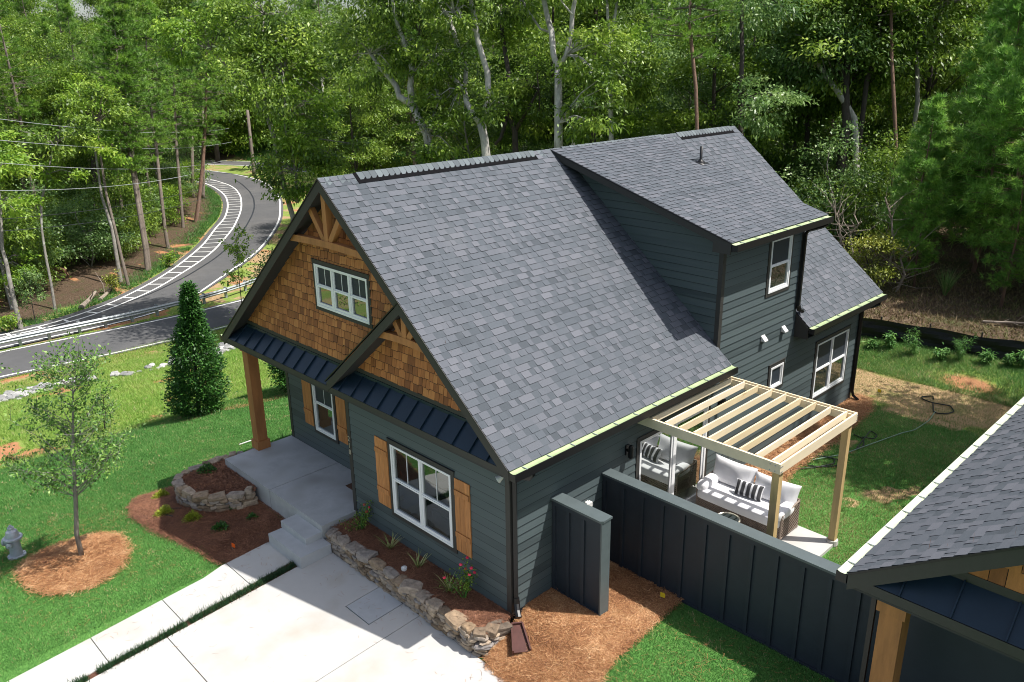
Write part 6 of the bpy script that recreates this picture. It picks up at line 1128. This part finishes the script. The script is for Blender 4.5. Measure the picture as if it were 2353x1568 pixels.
plant('u4', 'yellow_shrub', 'yellow leaved shrub behind the ridge below the red barked pine', 'shrub', -13.6, 26.4, 1, 1.3)

# ================================================================= YARD TREES AND SMALL PLANTS
def yard_tree():
    t = thing('young_tree', 'slender young tree with sparse airy leaves in the front lawn', 'tree', (-8.73, -4.9, GH(-8.73, -4.9))); g = np.random.default_rng(3); b = Vector((-8.73, -4.9, GH(-8.73, -4.9)-.1)); m = MB()
    tp = [b, b+Vector((-.02, -.01, .7)), b+Vector((.1, .06, 1.4)), b+Vector((.18, .12, 2.0)), b+Vector((.3, .2, 2.9)), b+Vector((.42, .32, 3.8)), b+Vector((.6, .45, 4.9))]
    m.tube(tp, [.055, .05, .046, .04, .03, .018, .006], 9); C_, D_ = [], []
    for i in range(60):
        k = 1.65+g.random()**1.2*3.0; j = min(5.99, np.interp(k, [0, .7, 1.4, 2, 2.9, 3.8, 4.9], range(7))); o = tp[int(j)].lerp(tp[int(j)+1], j-int(j)); a = g.uniform(0, 6.28); Lb = g.uniform(.7, 1.5)*(1.15-(k-1.8)*.2)
        e = o+Vector((math.cos(a)*Lb*.8, math.sin(a)*Lb*.8, Lb*g.uniform(.35, .95))); md = o.lerp(e, .5)+Vector(g.normal(0, .05, 3)); m.tube([o, md, e], [.012, .008, .003], 4, caps=False)
        for s_ in range(6):
            u = g.uniform(.35, 1); q_ = o.lerp(e, u); e2 = q_+Vector(g.normal(0, .22, 3))+Vector((0, 0, .12)); m.tube([q_, e2], [.005, .002], 3, caps=False)
            for l_ in range(16): v = g.uniform(.1, 1.1); p_ = q_.lerp(e2, v)+Vector(g.normal(0, .045, 3)); C_.append(tuple(p_)); D_.append(tuple(Vector(g.normal(0, 1, 3))+(e2-q_).normalized()*.5))
    m.build('trunk', MT['bark'], t, True); Vv, Ff = leafcloud(np.array(C_), np.array(D_), .085, .042, g, .15); MT['youngleaf'] = mat('young_tree_leaves', [(.03, .09, .015), (.075, .18, .028), (.17, .32, .05), (.3, .46, .1)], .5, trans=.25); npmesh('crown', Vv, Ff, np.clip(g.normal(.5, .25, len(Ff)), 0, 1), MT['youngleaf'], t)
yard_tree()
def holly(x, y, Ht, R, name, label, seed, lean=0):
    z0 = GH(x, y); t = thing(name, label, 'tree', (x, y, z0)); g = np.random.default_rng(seed); n = 20000; h = g.random(n)**1.12; prof = np.interp(h, [0, .06, .25, .45, .62, .75, .9, 1], [.6, .92, 1, .8, .52, .3, .2, .06])*R; th = g.uniform(0, 6.283, n); bb = fbm(th*2.2+3, h*13, 1.0, seed); lump = .45+1.1*bb+.08*np.sin(h*31+th*2)
    rr = prof*lump*(1-.6*g.random(n)**1.8); C_ = np.stack([x+rr*np.cos(th)+lean*h, y+rr*np.sin(th), z0+.15+h*Ht], 1)+g.normal(0, .07, (n, 3)); D_ = np.stack([np.cos(th), np.sin(th), g.normal(.3, .5, n)], 1)+g.normal(0, .4, (n, 3))
    Vv, Ff = leafcloud(C_, D_, .13, .06, g, .05); m = MB(); m.tube([(x, y, z0-.2), (x+lean*.5, y, z0+Ht*.5), (x+lean, y, z0+Ht)], [.09, .06, .01], 8); m.build('trunk', MT['barkdark'], t)
    npmesh('crown', Vv, Ff, np.clip(g.normal(.5, .25, n), 0, 1), MT['holly'], t); return t
holly(-19.05, 2.27, 4.9, .95, 'holly_tree', 'dense glossy conical holly on the lawn edge left of the house', 5, .75)
holly(-17.6, 5.9, 4.0, 1.0, 'holly_tree', 'second holly seen under the porch roof beside the post', 6)
# saplings by the road: sparse yellow green leaves
def sapling(x, y, Ht, name, label, mt, seed, n=700, R=.9, L=.2, W_=.1, z=None):
    z0 = GH(x, y) if z is None else z; t = thing(name, label, 'sapling', (x, y, z0)); g = np.random.default_rng(seed); m = MB(); tp = [Vector((x, y, z0-.1)), Vector((x+.1, y, z0+Ht*.5)), Vector((x+.2, y+.15, z0+Ht))]; m.tube(tp, [.035, .025, .006], 6); C_ = []
    for i in range(22):
        u = g.uniform(.25, 1); o = tp[0].lerp(tp[2], u); a = g.uniform(0, 6.28); e = o+Vector((math.cos(a), math.sin(a), g.uniform(.2, .9)))*R*g.uniform(.5, 1)*(1.15-u*.6); m.tube([o, e], [.012, .004], 4, caps=False)
        for k in range(n//22): C_.append(tuple(o.lerp(e, g.uniform(.3, 1.05))+Vector(g.normal(0, .1, 3))))
    m.build('trunk', MT['barkdark'], t); C_ = np.array(C_); Vv, Ff = leafcloud(C_, g.normal(0, 1, C_.shape), L, W_, g); npmesh('crown', Vv, Ff, g.random(len(Ff)), MT[mt], t)
sapling(-40.8, 14.8, 5.5, 'roadside_sapling', 'sparse yellow green sapling in front of the guardrail by the gable', 'leafB', 31, 800, 1.5, .22, .11)
sapling(-14.2, -6.3, 4.2, 'yard_sapling', 'yellow green feathery branches at the left edge of the lawn', 'leafB', 32, 900, 1.1, .12, .05)
sapling(-22, -.2, 1.6, 'weedy_sapling', 'thin weedy sapling in the meadow behind the young tree', 'leafC', 33, 240, .5, .12, .06)
sapling(-48.6, 4.4, 3.2, 'fir_sapling', 'feathery grey green sapling above the guardrail at left', 'leafC', 35, 1100, 1.5, .2, .06)
for i, (x, y, s_, lb) in enumerate([(-52.5, 10.6, 1.3, 'yellow green bush between logs and hatched shoulder'), (-47.9, 2.6, .9, 'low leafy bush above the left end of the guardrail'), (-57.2, 16.8, 1.0, 'small bush at the foot of the pine pair')]): sapling(x, y, s_, 'roadside_bush', lb, 'leafY' if i == 0 else 'leafB', 40+i, 500, .8, .2, .09)
def tuft(name, label, cat, x, y, z, n, L_, wd, mt, seed, spread=.5, rr=(0, 1), up=1.0, curve=.35):
    g = np.random.default_rng(seed); m = MB()
    for i in range(n):
        a = g.uniform(0, 6.28); l_ = L_*g.uniform(.6, 1.1); sp = spread*g.uniform(.3, 1.2); dx, dy = math.cos(a), math.sin(a); px, py = -dy*wd/2, dx*wd/2; x0, y0 = x+g.normal(0, .02), y+g.normal(0, .02); r = g.uniform(*rr); P_ = []
        for k in range(4): u = k/3; P_.append((x0+dx*l_*sp*u, y0+dy*l_*sp*u, z+l_*up*(u-curve*u*u)))
        for k in range(3):
            w0, w1 = (1-k/3.2), (1-(k+1)/3.2); p_, q_ = P_[k], P_[k+1]; m.face([(p_[0]-px*w0, p_[1]-py*w0, p_[2]), (p_[0]+px*w0, p_[1]+py*w0, p_[2]), (q_[0]+px*w1, q_[1]+py*w1, q_[2]), (q_[0]-px*w1, q_[1]-py*w1, q_[2])], r)
    o = m.build(name, MT[mt]); return tag(o, label, cat)
MT['yucca'] = mat('variegated_leaves', [(.1, .16, .04), (.36, .38, .12), (.5, .48, .22)], .45, trans=.15); MT['gold'] = mat('golden_foliage', [(.12, .18, .01), (.26, .32, .02), (.4, .44, .04)], .6, trans=.25)
tuft('yucca_plant', 'striped yucca in the front bed farthest left, nearest the porch', 'plant', -3.42, -.3, -.02, 34, .44, .03, 'yucca', 1, .85); tuft('yucca_plant', 'striped yucca below the middle of the large front window', 'plant', -2.44, -.3, -.02, 26, .42, .03, 'yucca', 2, .85); tuft('yucca_plant', 'striped yucca beside the right rose bush', 'plant', -1.38, -.38, -.02, 30, .44, .03, 'yucca', 3, .9)
def rosebush(x, y, h, label, seed, nf):
    t = thing('rose_bush', label, 'rose bush', (x, y, -.02)); g = np.random.default_rng(seed); m = MB(); C_ = []; tipsl = []
    for i in range(9):
        e = Vector((x+g.normal(0, h*.28), y+g.normal(0, h*.22), -.02+h*g.uniform(.55, 1.05))); md = Vector((x, y, 0)).lerp(e, .5)+Vector(g.normal(0, .04, 3)); m.tube([(x, y, -.04), md, e], [.008, .006, .003], 5); tipsl.append(e)
        for k in range(46): C_.append(tuple(Vector((x, y, 0)).lerp(md, 0).lerp(e, g.uniform(.3, 1))+Vector(g.normal(0, .05, 3))))
    m.build('stems', MT['weed'], t); C_ = np.array(C_); Vv, Ff = leafcloud(C_, g.normal(0, 1, C_.shape), .05, .032, g); npmesh('foliage', Vv, Ff, g.random(len(Ff))*.8, MT['leafA'], t)
    for e in tipsl[:nf]: f_ = MB(); f_.superq(tuple(e), (.065, .065, .05), g.uniform(0, 3), .9, .2, int(g.integers(999)), float(g.random()), 8, 6); f_.build('bloom', MT['rose'], t, True)
rosebush(-4.5, -.3, .72, 'red rose bush at the porch end of the front bed', 1, 3); rosebush(-.98, -.32, .9, 'pink and red rose bush near the downspout corner', 2, 7)
def lowshrub(x, y, r, mt, label, seed, z=None, name='low_shrub', n=1300, L=.06, W_=.016):
    z = GH(x, y)+.03 if z is None else z; g = np.random.default_rng(seed); th = g.uniform(0, 6.28, n); ct = g.random(n); rr = g.uniform(.4, 1, n)*(1+.2*np.sin(th*3)); st = np.sqrt(1-ct*ct); N_ = np.stack([st*np.cos(th), st*np.sin(th), ct*.8], 1); C_ = np.array([x, y, z])+N_*rr[:, None]*r; Vv, Ff = leafcloud(C_, N_+g.normal(0, .4, N_.shape), L, W_, g, 0)
    tag(npmesh(name, Vv, Ff, g.random(n), MT[mt]), label, 'shrub')
lowshrub(-10.6, -2.37, .2, 'gold', 'golden mound shrub farthest left by the curved wall', 1); lowshrub(-9.2, -2.83, .22, 'gold', 'golden mound shrub in front of the curved wall by the black hose', 2); lowshrub(-8.45, -2.47, .2, 'gold', 'rightmost golden mound shrub in the dark bed', 3)
lowshrub(-7.56, -2.2, .19, 'holly', 'small dark green shrub in the middle of the dark mulch bed', 4, n=420, L=.07, W_=.035); lowshrub(-7.42, -1.46, .13, 'holly', 'tiny dark shrub in the mulch nearest the porch slab', 5, n=200, L=.07, W_=.035); lowshrub(-8.2, -1.5, .18, 'holly', 'dark shrub at the right foot of the curved wall', 6, n=380, L=.07, W_=.035); lowshrub(-9.8, -1.42, .22, 'holly', 'dark shrub inside the raised bed', 7, -.1, n=420, L=.07, W_=.035)
tuft('ornamental_grass', 'green ornamental grass tuft beside the far porch edge', 'plant', -10.2, 1.0, -.45, 70, .75, .012, 'weed', 8, .7, (0, .4)); tuft('ornamental_grass', 'blue green grass tuft by the neighbouring porch post', 'plant', 5.7, .9, -.05, 70, .5, .012, 'weed', 9, .7, (0, .3))
# weeds by the silt fence
wl = [(-1.0, 18.2, .35), (-.49, 18.43, .6), (.33, 18.3, 1.0), (1.19, 18.4, .55), (1.62, 18.6, 1.05), (2.32, 18.8, .55), (2.96, 19.0, .5), (3.3, 19.1, .7)]
wlb = ['short leafy weed nearest the house by the silt fence', 'broad leaved weed left of the tallest feathery weed', 'feathery bushy weed against the silt fence', 'whitish flowering weed between the two tall weeds', 'tall feathery weed leaning right at the silt fence', 'leafy weed right of the leaning tall weed', 'low leafy weed near the right end of the silt fence', 'bushy weed at the right edge by the silt fence']
for i, ((x, y, h), lb) in enumerate(zip(wl, wlb)):
    t = thing('tall_weed', lb, 'weed', (x, y, GH(x, y))); g = np.random.default_rng(60+i); m = MB(); C_ = []
    for k in range(5):
        e = Vector((x+g.normal(0, .16*h), y+g.normal(0, .16*h), GH(x, y)+h*g.uniform(.6, 1))); m.tube([(x, y, GH(x, y)), e], [.01, .004], 4)
        for q_ in range(60 if h < .8 else 130): C_.append(tuple(Vector((x, y, GH(x, y))).lerp(e, g.uniform(.15, 1))+Vector(g.normal(0, .05, 3))))
    m.build('stem', MT['weed'], t); C_ = np.array(C_); Vv, Ff = leafcloud(C_, g.normal(0, 1, C_.shape)*np.array([1, 1, .4]), .15 if h < .8 else .13, .045 if h < .8 else .015, g); npmesh('foliage', Vv, Ff, g.random(len(Ff)), MT['weed'], t)
tuft('grass_clump', 'large pale grass clump at the edge of the right wood', 'plant', -1.27, 25.6, GH(-1.27, 25.6), 160, 1.5, .02, 'blade', 12, .45, (.3, .9), 1, .25)
# silt fence
sfn = thing('silt_fence', 'sagging black silt fence along the back of the yard', 'fence', (0, 19, GH(0, 19))); pts = [(-6, 17.9), (-3, 18.3), (-1.5, 18.75), (-.36, 19.0), (1.54, 19.1), (3.26, 19.6), (6, 20.3), (9, 21)]; q = resamp(pts, 90); m = MB()
for i in range(89):
    rows = 7; 
    for k in range(rows):
        def pt(j, kk): z = kk/rows; sag = .025*math.sin(j*.5); x, y = q[j]; return (x+.02*math.sin(j*.9+kk), y+.04*math.sin(j*.45+kk*1.3)*math.sin(z*3), GH(x, y)-.03+z*(.74+sag))
        m.face([pt(i, k), pt(i+1, k), pt(i+1, k+1), pt(i, k+1)]); 
m.build('fabric', MT['fabricblack'], sfn)
for j in range(2, 90, 9): x, y = q[j]; s_ = MB(); s_.box(x-.02, y+.09, GH(x, y)-.1, x+.02, y+.13, GH(x, y)+.82); s_.build('stake', MT['barkdark'], sfn)
# dead brush, logs, stick
def deadlog(name, label, pts, r, seed, twigs=0, cat='log'):
    g = np.random.default_rng(seed); m = MB(); P_ = [Vector((x, y, GH(x, y)+z)) for x, y, z in pts]; m.tube(P_, [r*(1-.55*i/(len(P_)-1)) for i in range(len(P_))], 7)
    for i in range(twigs): u = g.uniform(.1, .95)*(len(P_)-1); o = P_[int(u)].lerp(P_[min(int(u)+1, len(P_)-1)], u % 1); d = Vector(g.normal(0, .7, 3)); d.z = abs(d.z); m.tube([o, o+d*.5+Vector(g.normal(0, .1, 3)), o+d], [r*.3, r*.2, r*.07], 4, caps=False)
    tag(m.build(name, MT['dead']), label, cat)
deadlog('fallen_log', 'fallen log on the wood floor left of the yellow bush', [(-49.8, 7.6, .12), (-51.0, 8.5, .2), (-52.2, 9.4, .4)], .2, 1, 2); deadlog('fallen_log', 'second fallen log nearer the hatched shoulder', [(-50.9, 9.2, .1), (-52.4, 10.3, .15), (-54.2, 11.6, .5)], .15, 2, 3)
for i, (x, y, h, lb) in enumerate([(-5.2, 25.2, 2.6, 'bleached dead sapling just right of the rear roof'), (-3.8, 25.8, 3.6, 'tall bare dead stem near the bent trunk'), (-2.9, 24.9, 1.8, 'tangle of bare dead twigs left of the young pines'), (-6.3, 26.4, 3.0, 'arched dead branch behind the rear gutter')]):
    deadlog('dead_brush', lb, [(x, y, 0), (x+.2, y+.1, h*.4), (x-.1, y+.2, h*.75), (x+.4*(-1)**i, y, h)], .06, 20+i, 26, 'dead brush')
deadlog('fallen_branch', 'pale fallen branch on the leaf litter at right', [(1.0, 22.8, .1), (2.4, 23.4, .2), (4, 23.6, .35)], .05, 30, 8, 'branch')
tag(MB().tube([(-12.98, .95, GH(-12.98, .95)+.03), (-12.9, 1.3, GH(-12.9, 1.3)+.05), (-12.8, 1.6, GH(-12.8, 1.6)+.03)], .018, 6).build('white_stick', MT['cream']), 'short pale stick lying on the lawn beyond the porch', 'stick')
tag(MB().tube([(-9.9, .35, -.35), (-10.3, .1, -.42), (-10.75, .0, GH(-10.75, 0)+.1)], .06, 6).build('drain_pipe', MT['black']), 'black drain end by the porch post', 'pipe')
# hydrant
hy = thing('fire_hydrant', 'silver fire hydrant on the left lawn', 'fire hydrant', (-10.26, -5.85, GH(-10.26, -5.85))); hx, hy_, h0 = -10.26, -5.85, GH(-10.26, -5.85)
m = MB(); m.lathe([(.12, -.1), (.12, .02), (.19, .02), (.19, .06), (.135, .07), (.125, .2), (.12, .42), (.125, .47), (.2, .49), (.2, .53), (.145, .54), (.14, .6), (.115, .68), (.07, .72), (.06, .73), (.07, .735), (.07, .77), (.045, .775), (.045, .8), (.025, .805), (.025, .83)], (hx, hy_, h0), 26); m.build('barrel', MT['hyd'], hy, False)
def noz(ax, r, L_, nm):
    m = MB(); m.lathe([(r*.95, 0), (r, .08), (r*.95, L_-.05), (r*1.12, L_-.05), (r*1.12, L_), (r*.5, L_+.01), (r*.22, L_+.015), (r*.22, L_+.05)], (hx, hy_, h0+.4), 18, axis=ax); m.build(nm, MT['hyd'], hy)
noz((-.72, -.69, 0), .085, .24, 'pumper_nozzle'); noz((.69, -.72, 0), .062, .2, 'hose_nozzle'); noz((-.69, .72, 0), .062, .2, 'hose_nozzle')
m = MB(); m.tube([(hx-.17*.72-.03, hy_-.16, h0+.34), (hx-.15, hy_-.14, h0+.22), (hx-.1, hy_-.13, h0+.17), (hx-.04, hy_-.12, h0+.24), (hx-.02, hy_-.11, h0+.34)], .007, 5); m.build('chain', MT['dead'], hy)
for k in range(8): b_ = MB(); a = k*.785; b_.lathe([(.014, .06), (.014, .075)], (hx+.165*math.cos(a), hy_+.165*math.sin(a), h0), 6); b_.build('bolt', MT['steel'], hy)
# flags, cleanout cap, splash block, hoses
def flag(x, y, z, mt, label):
    t = thing('marker_flag', label, 'marker flag', (x, y, z)); m = MB(); m.tube([(x, y, z-.02), (x, y, z+.2)], .003, 5); m.build('stem', MT['steel'], t)
    m = MB(); m.obox((x, y, z+.10), (.09, .03, -.01), (.0, 0, .10), (.002, -.006, 0)); m.build('pennant', MT[mt], t)
flag(-6.66, -2.36, GH(-6.66, -2.36)+.03, 'orange', 'orange marker flag in the dark bed by the walk'); flag(1.75, 2.3, GH(1.75, 2.3)+.03, 'yellow', 'yellow marker flag in pine straw beside the long fence'); flag(.47, 15.27, GH(.47, 15.27), 'yellow', 'yellow marker flag on dry grass behind the house'); flag(1.1, 7.4, GH(1.1, 7.4), 'yellow', 'yellow marker flag in straw behind the sofa')
m = MB(); m.lathe([(.055, -.05), (.055, .03), (.062, .03), (.062, .075), (.03, .08), (.025, .1)], (-2.56, -.58, 0), 18); tag(m.build('cleanout_cap', MT['cream']), 'white round cleanout cap in the front bed', 'pipe cap')
m = MB(); o_ = (.24, -.1, GH(.24, -.1)+.13); P_ = Vector(o_); d = Vector((.75, -.55, -.2)).normalized(); s_ = Vector((.55, .75, 0)).normalized(); up = s_.cross(d)*-1; up = up if up.z > 0 else -up
def trap(w0, w1, a, b, t): return [P_+d*a-s_*w0+up*t, P_+d*b-s_*w1+up*t, P_+d*b+s_*w1+up*t, P_+d*a+s_*w0+up*t]
prism(m, trap(.1, .16, 0, .62, 0), -up*.02)
for sg in (-1, 1): m.beam(P_+s_*sg*.1+up*.0, P_+d*.62+s_*sg*.16, .03, .11, tuple(s_))
m.beam(P_-s_*.1, P_+s_*.1, .03, .1, tuple(d)); tag(m.build('splash_block', MT['splash']), 'brown plastic splash block under the front downspout', 'splash block')
m = MB(); hp = [(-9.1, -2.45), (-9.35, -2.62), (-9.38, -2.8), (-9.15, -2.9), (-8.85, -2.78)]; 
tag(MB().tube([(x, y, GH(x, y)+.08) for x, y in [tuple(v) for v in resamp(hp, 24)]], .014, 6).build('drip_hose', MT['rubber']), 'short black hose looping out of the curved wall', 'hose')
def hose(pts, r, mt, label): tag(MB().tube([(x, y, GH(x, y)+r+.02) for x, y in [tuple(v) for v in resamp(pts, max(24, len(pts)*8))]], r, 6).build('garden_hose', MT[mt]), label, 'hose')
hose([(1.85, 16.02), (1.75, 16.25), (1.52, 15.98), (1.6, 15.8), (1.9, 15.73), (2.4, 15.85), (2.62, 15.5), (2.52, 15.16), (2.3, 15.01), (2.2, 15.05), (1.95, 15.7)], .018, 'rubber', 'black hose looped in a figure eight on the dry grass')
hose([(2.22, 15.14), (2.33, 14.36), (2.28, 13.41), (2.12, 13.06), (1.96, 12.43), (1.72, 11.47), (1.64, 11.13), (1.5, 10.6), (1.36, 10.33), (1.1, 9.8)], .014, 'greenhose', 'pale hose trailing across the back lawn')
hose([(1.21, 12.0), (1.52, 11.92), (1.69, 11.53), (1.64, 11.13), (1.42, 12.58), (1.69, 12.4), (1.72, 12.1), (1.43, 12.0)], .016, 'rubber', 'small dark hose coil behind the pergola post')
hose([(.8, 8.68), (1.12, 9.15), (1.37, 9.5), (1.6, 10.0), (1.49, 10.25), (1.2, 10.2), (.97, 9.9), (.9, 9.5), (1.12, 9.4), (1.44, 9.6), (1.7, 9.9), (1.66, 10.3), (1.3, 10.2)], .016, 'rubber', 'tangled black hose coil behind the sofa')
# deer grazing in the shade of the left wood
dx, dy = -58.6, 9.0; dz = GH(dx, dy); de = thing('deer', 'brown deer standing in the shaded left wood', 'deer', (dx, dy, dz)); ax = Vector((FY, -FX, 0)).normalized()
def dp(a, s_, z): n_ = Vector((-ax.y, ax.x, 0)); v = Vector((dx, dy, dz))+ax*a+n_*s_; return (v.x, v.y, v.z+z)
def skin(name, J, E, rad, mt, parent):
    me = bpy.data.meshes.new(name); me.from_pydata([tuple(Vector(j)-parent.location) for j in J], E, []); o = bpy.data.objects.new(name, me); col.objects.link(o); o.modifiers.new('skin', 'SKIN'); 
    for i, r in enumerate(rad): me.skin_vertices[0].data[i].radius = (r, r)
    me.skin_vertices[0].data[0].use_root = True; s_ = o.modifiers.new('sub', 'SUBSURF'); s_.levels = 1; s_.render_levels = 1
    dg = bpy.context.evaluated_depsgraph_get(); m2 = bpy.data.meshes.new_from_object(o.evaluated_get(dg)); bpy.data.objects.remove(o); o = bpy.data.objects.new(name, m2); col.objects.link(o); o.parent = parent; m2.materials.clear(); m2.materials.append(MT[mt]); m2.polygons.foreach_set('use_smooth', [True]*len(m2.polygons)); return o
J = [dp(.5, 0, .95), dp(.2, 0, .92), dp(-.15, 0, .9), dp(-.45, 0, .93), dp(-.72, 0, .78), dp(-.95, 0, .55), dp(-1.12, 0, .42), dp(.66, 0, .88)]; E = [(0, 1), (1, 2), (2, 3), (3, 4), (4, 5), (5, 6), (0, 7)]; rad = [.17, .18, .18, .16, .1, .08, .05, .04]
for (a, s_, hind) in [(.48, .1, 1), (.48, -.1, 1), (-.42, .09, 0), (-.42, -.09, 0)]:
    i0 = len(J); o_ = .12 if s_ > 0 else -.08
    pts_ = [dp(a+(-.02 if hind else 0), s_, .66), dp(a+(.1 if hind else -.03)+o_*.5, s_, .42), dp(a+(.02 if hind else 0)+o_, s_, .18), dp(a-.02+o_, s_, .02)]; J += pts_; E += [(0 if hind else 3, i0), (i0, i0+1), (i0+1, i0+2), (i0+2, i0+3)]; rad += [.09 if hind else .07, .045, .028, .028]
skin('body', J, E, rad, 'deer', de); m = MB()
for s_ in (-1, 1): m.superq(dp(-.93, s_*.09, .64), (.05, .14, .05), .4*s_, .8, 0, 1)
m.build('ear', MT['deer'], de); m = MB(); m.superq(dp(0, 0, .77), (.6, .2, .1), math.atan2(ax.y, ax.x), .8, 0, 2); m.build('belly', MT['deerwhite'], de, True)
# stray pine needles blown over the concrete, lawn and road verge
def stray(name, n, boxes, zf, seed, label, mt='straw'):
    g = np.random.default_rng(seed); m = MB()
    for i in range(n):
        b = boxes[g.integers(len(boxes))]; x, y = g.uniform(b[0], b[1]), g.uniform(b[2], b[3]); a = g.uniform(0, 3.14); l_ = g.uniform(.03, .075); z = zf(x, y); k = g.normal(0, .02)
        dx, dy = math.cos(a)*l_, math.sin(a)*l_; px, py = -math.sin(a)*.002, math.cos(a)*.002; mx, my = x-math.sin(a)*k, y+math.cos(a)*k
        for (p_, q_) in (((x-dx, y-dy), (mx, my)), ((mx, my), (x+dx, y+dy))): m.face([(p_[0]-px, p_[1]-py, z), (q_[0]-px, q_[1]-py, z), (q_[0]+px, q_[1]+py, z), (p_[0]+px, p_[1]+py, z)], float(g.random())*.6)
    stuff(m.build(name, MT[mt]), label, 'pine needles')
stray('stray_needles', 190, [(-4.7, 1.5, -5, -.95), (-4.7, 0, -1.8, -.95), (.3, 1.6, -2, -.95), (-6, -5.3, -6, -1.8)], lambda x, y: zd(y)+.006, 1, 'stray pine needles scattered on the driveway and walk')
stray('stray_lawn_straw', 2600, [(-12, -6.4, -7.5, -3.4), (-16, -10, -7, 1), (2.2, 5, -.8, 2.4), (-11, -7, -6.5, -3.6), (.8, 5, 8, 15)], lambda x, y: GH(x, y)+.05, 2, 'tan pine straw strands caught in the lawn')
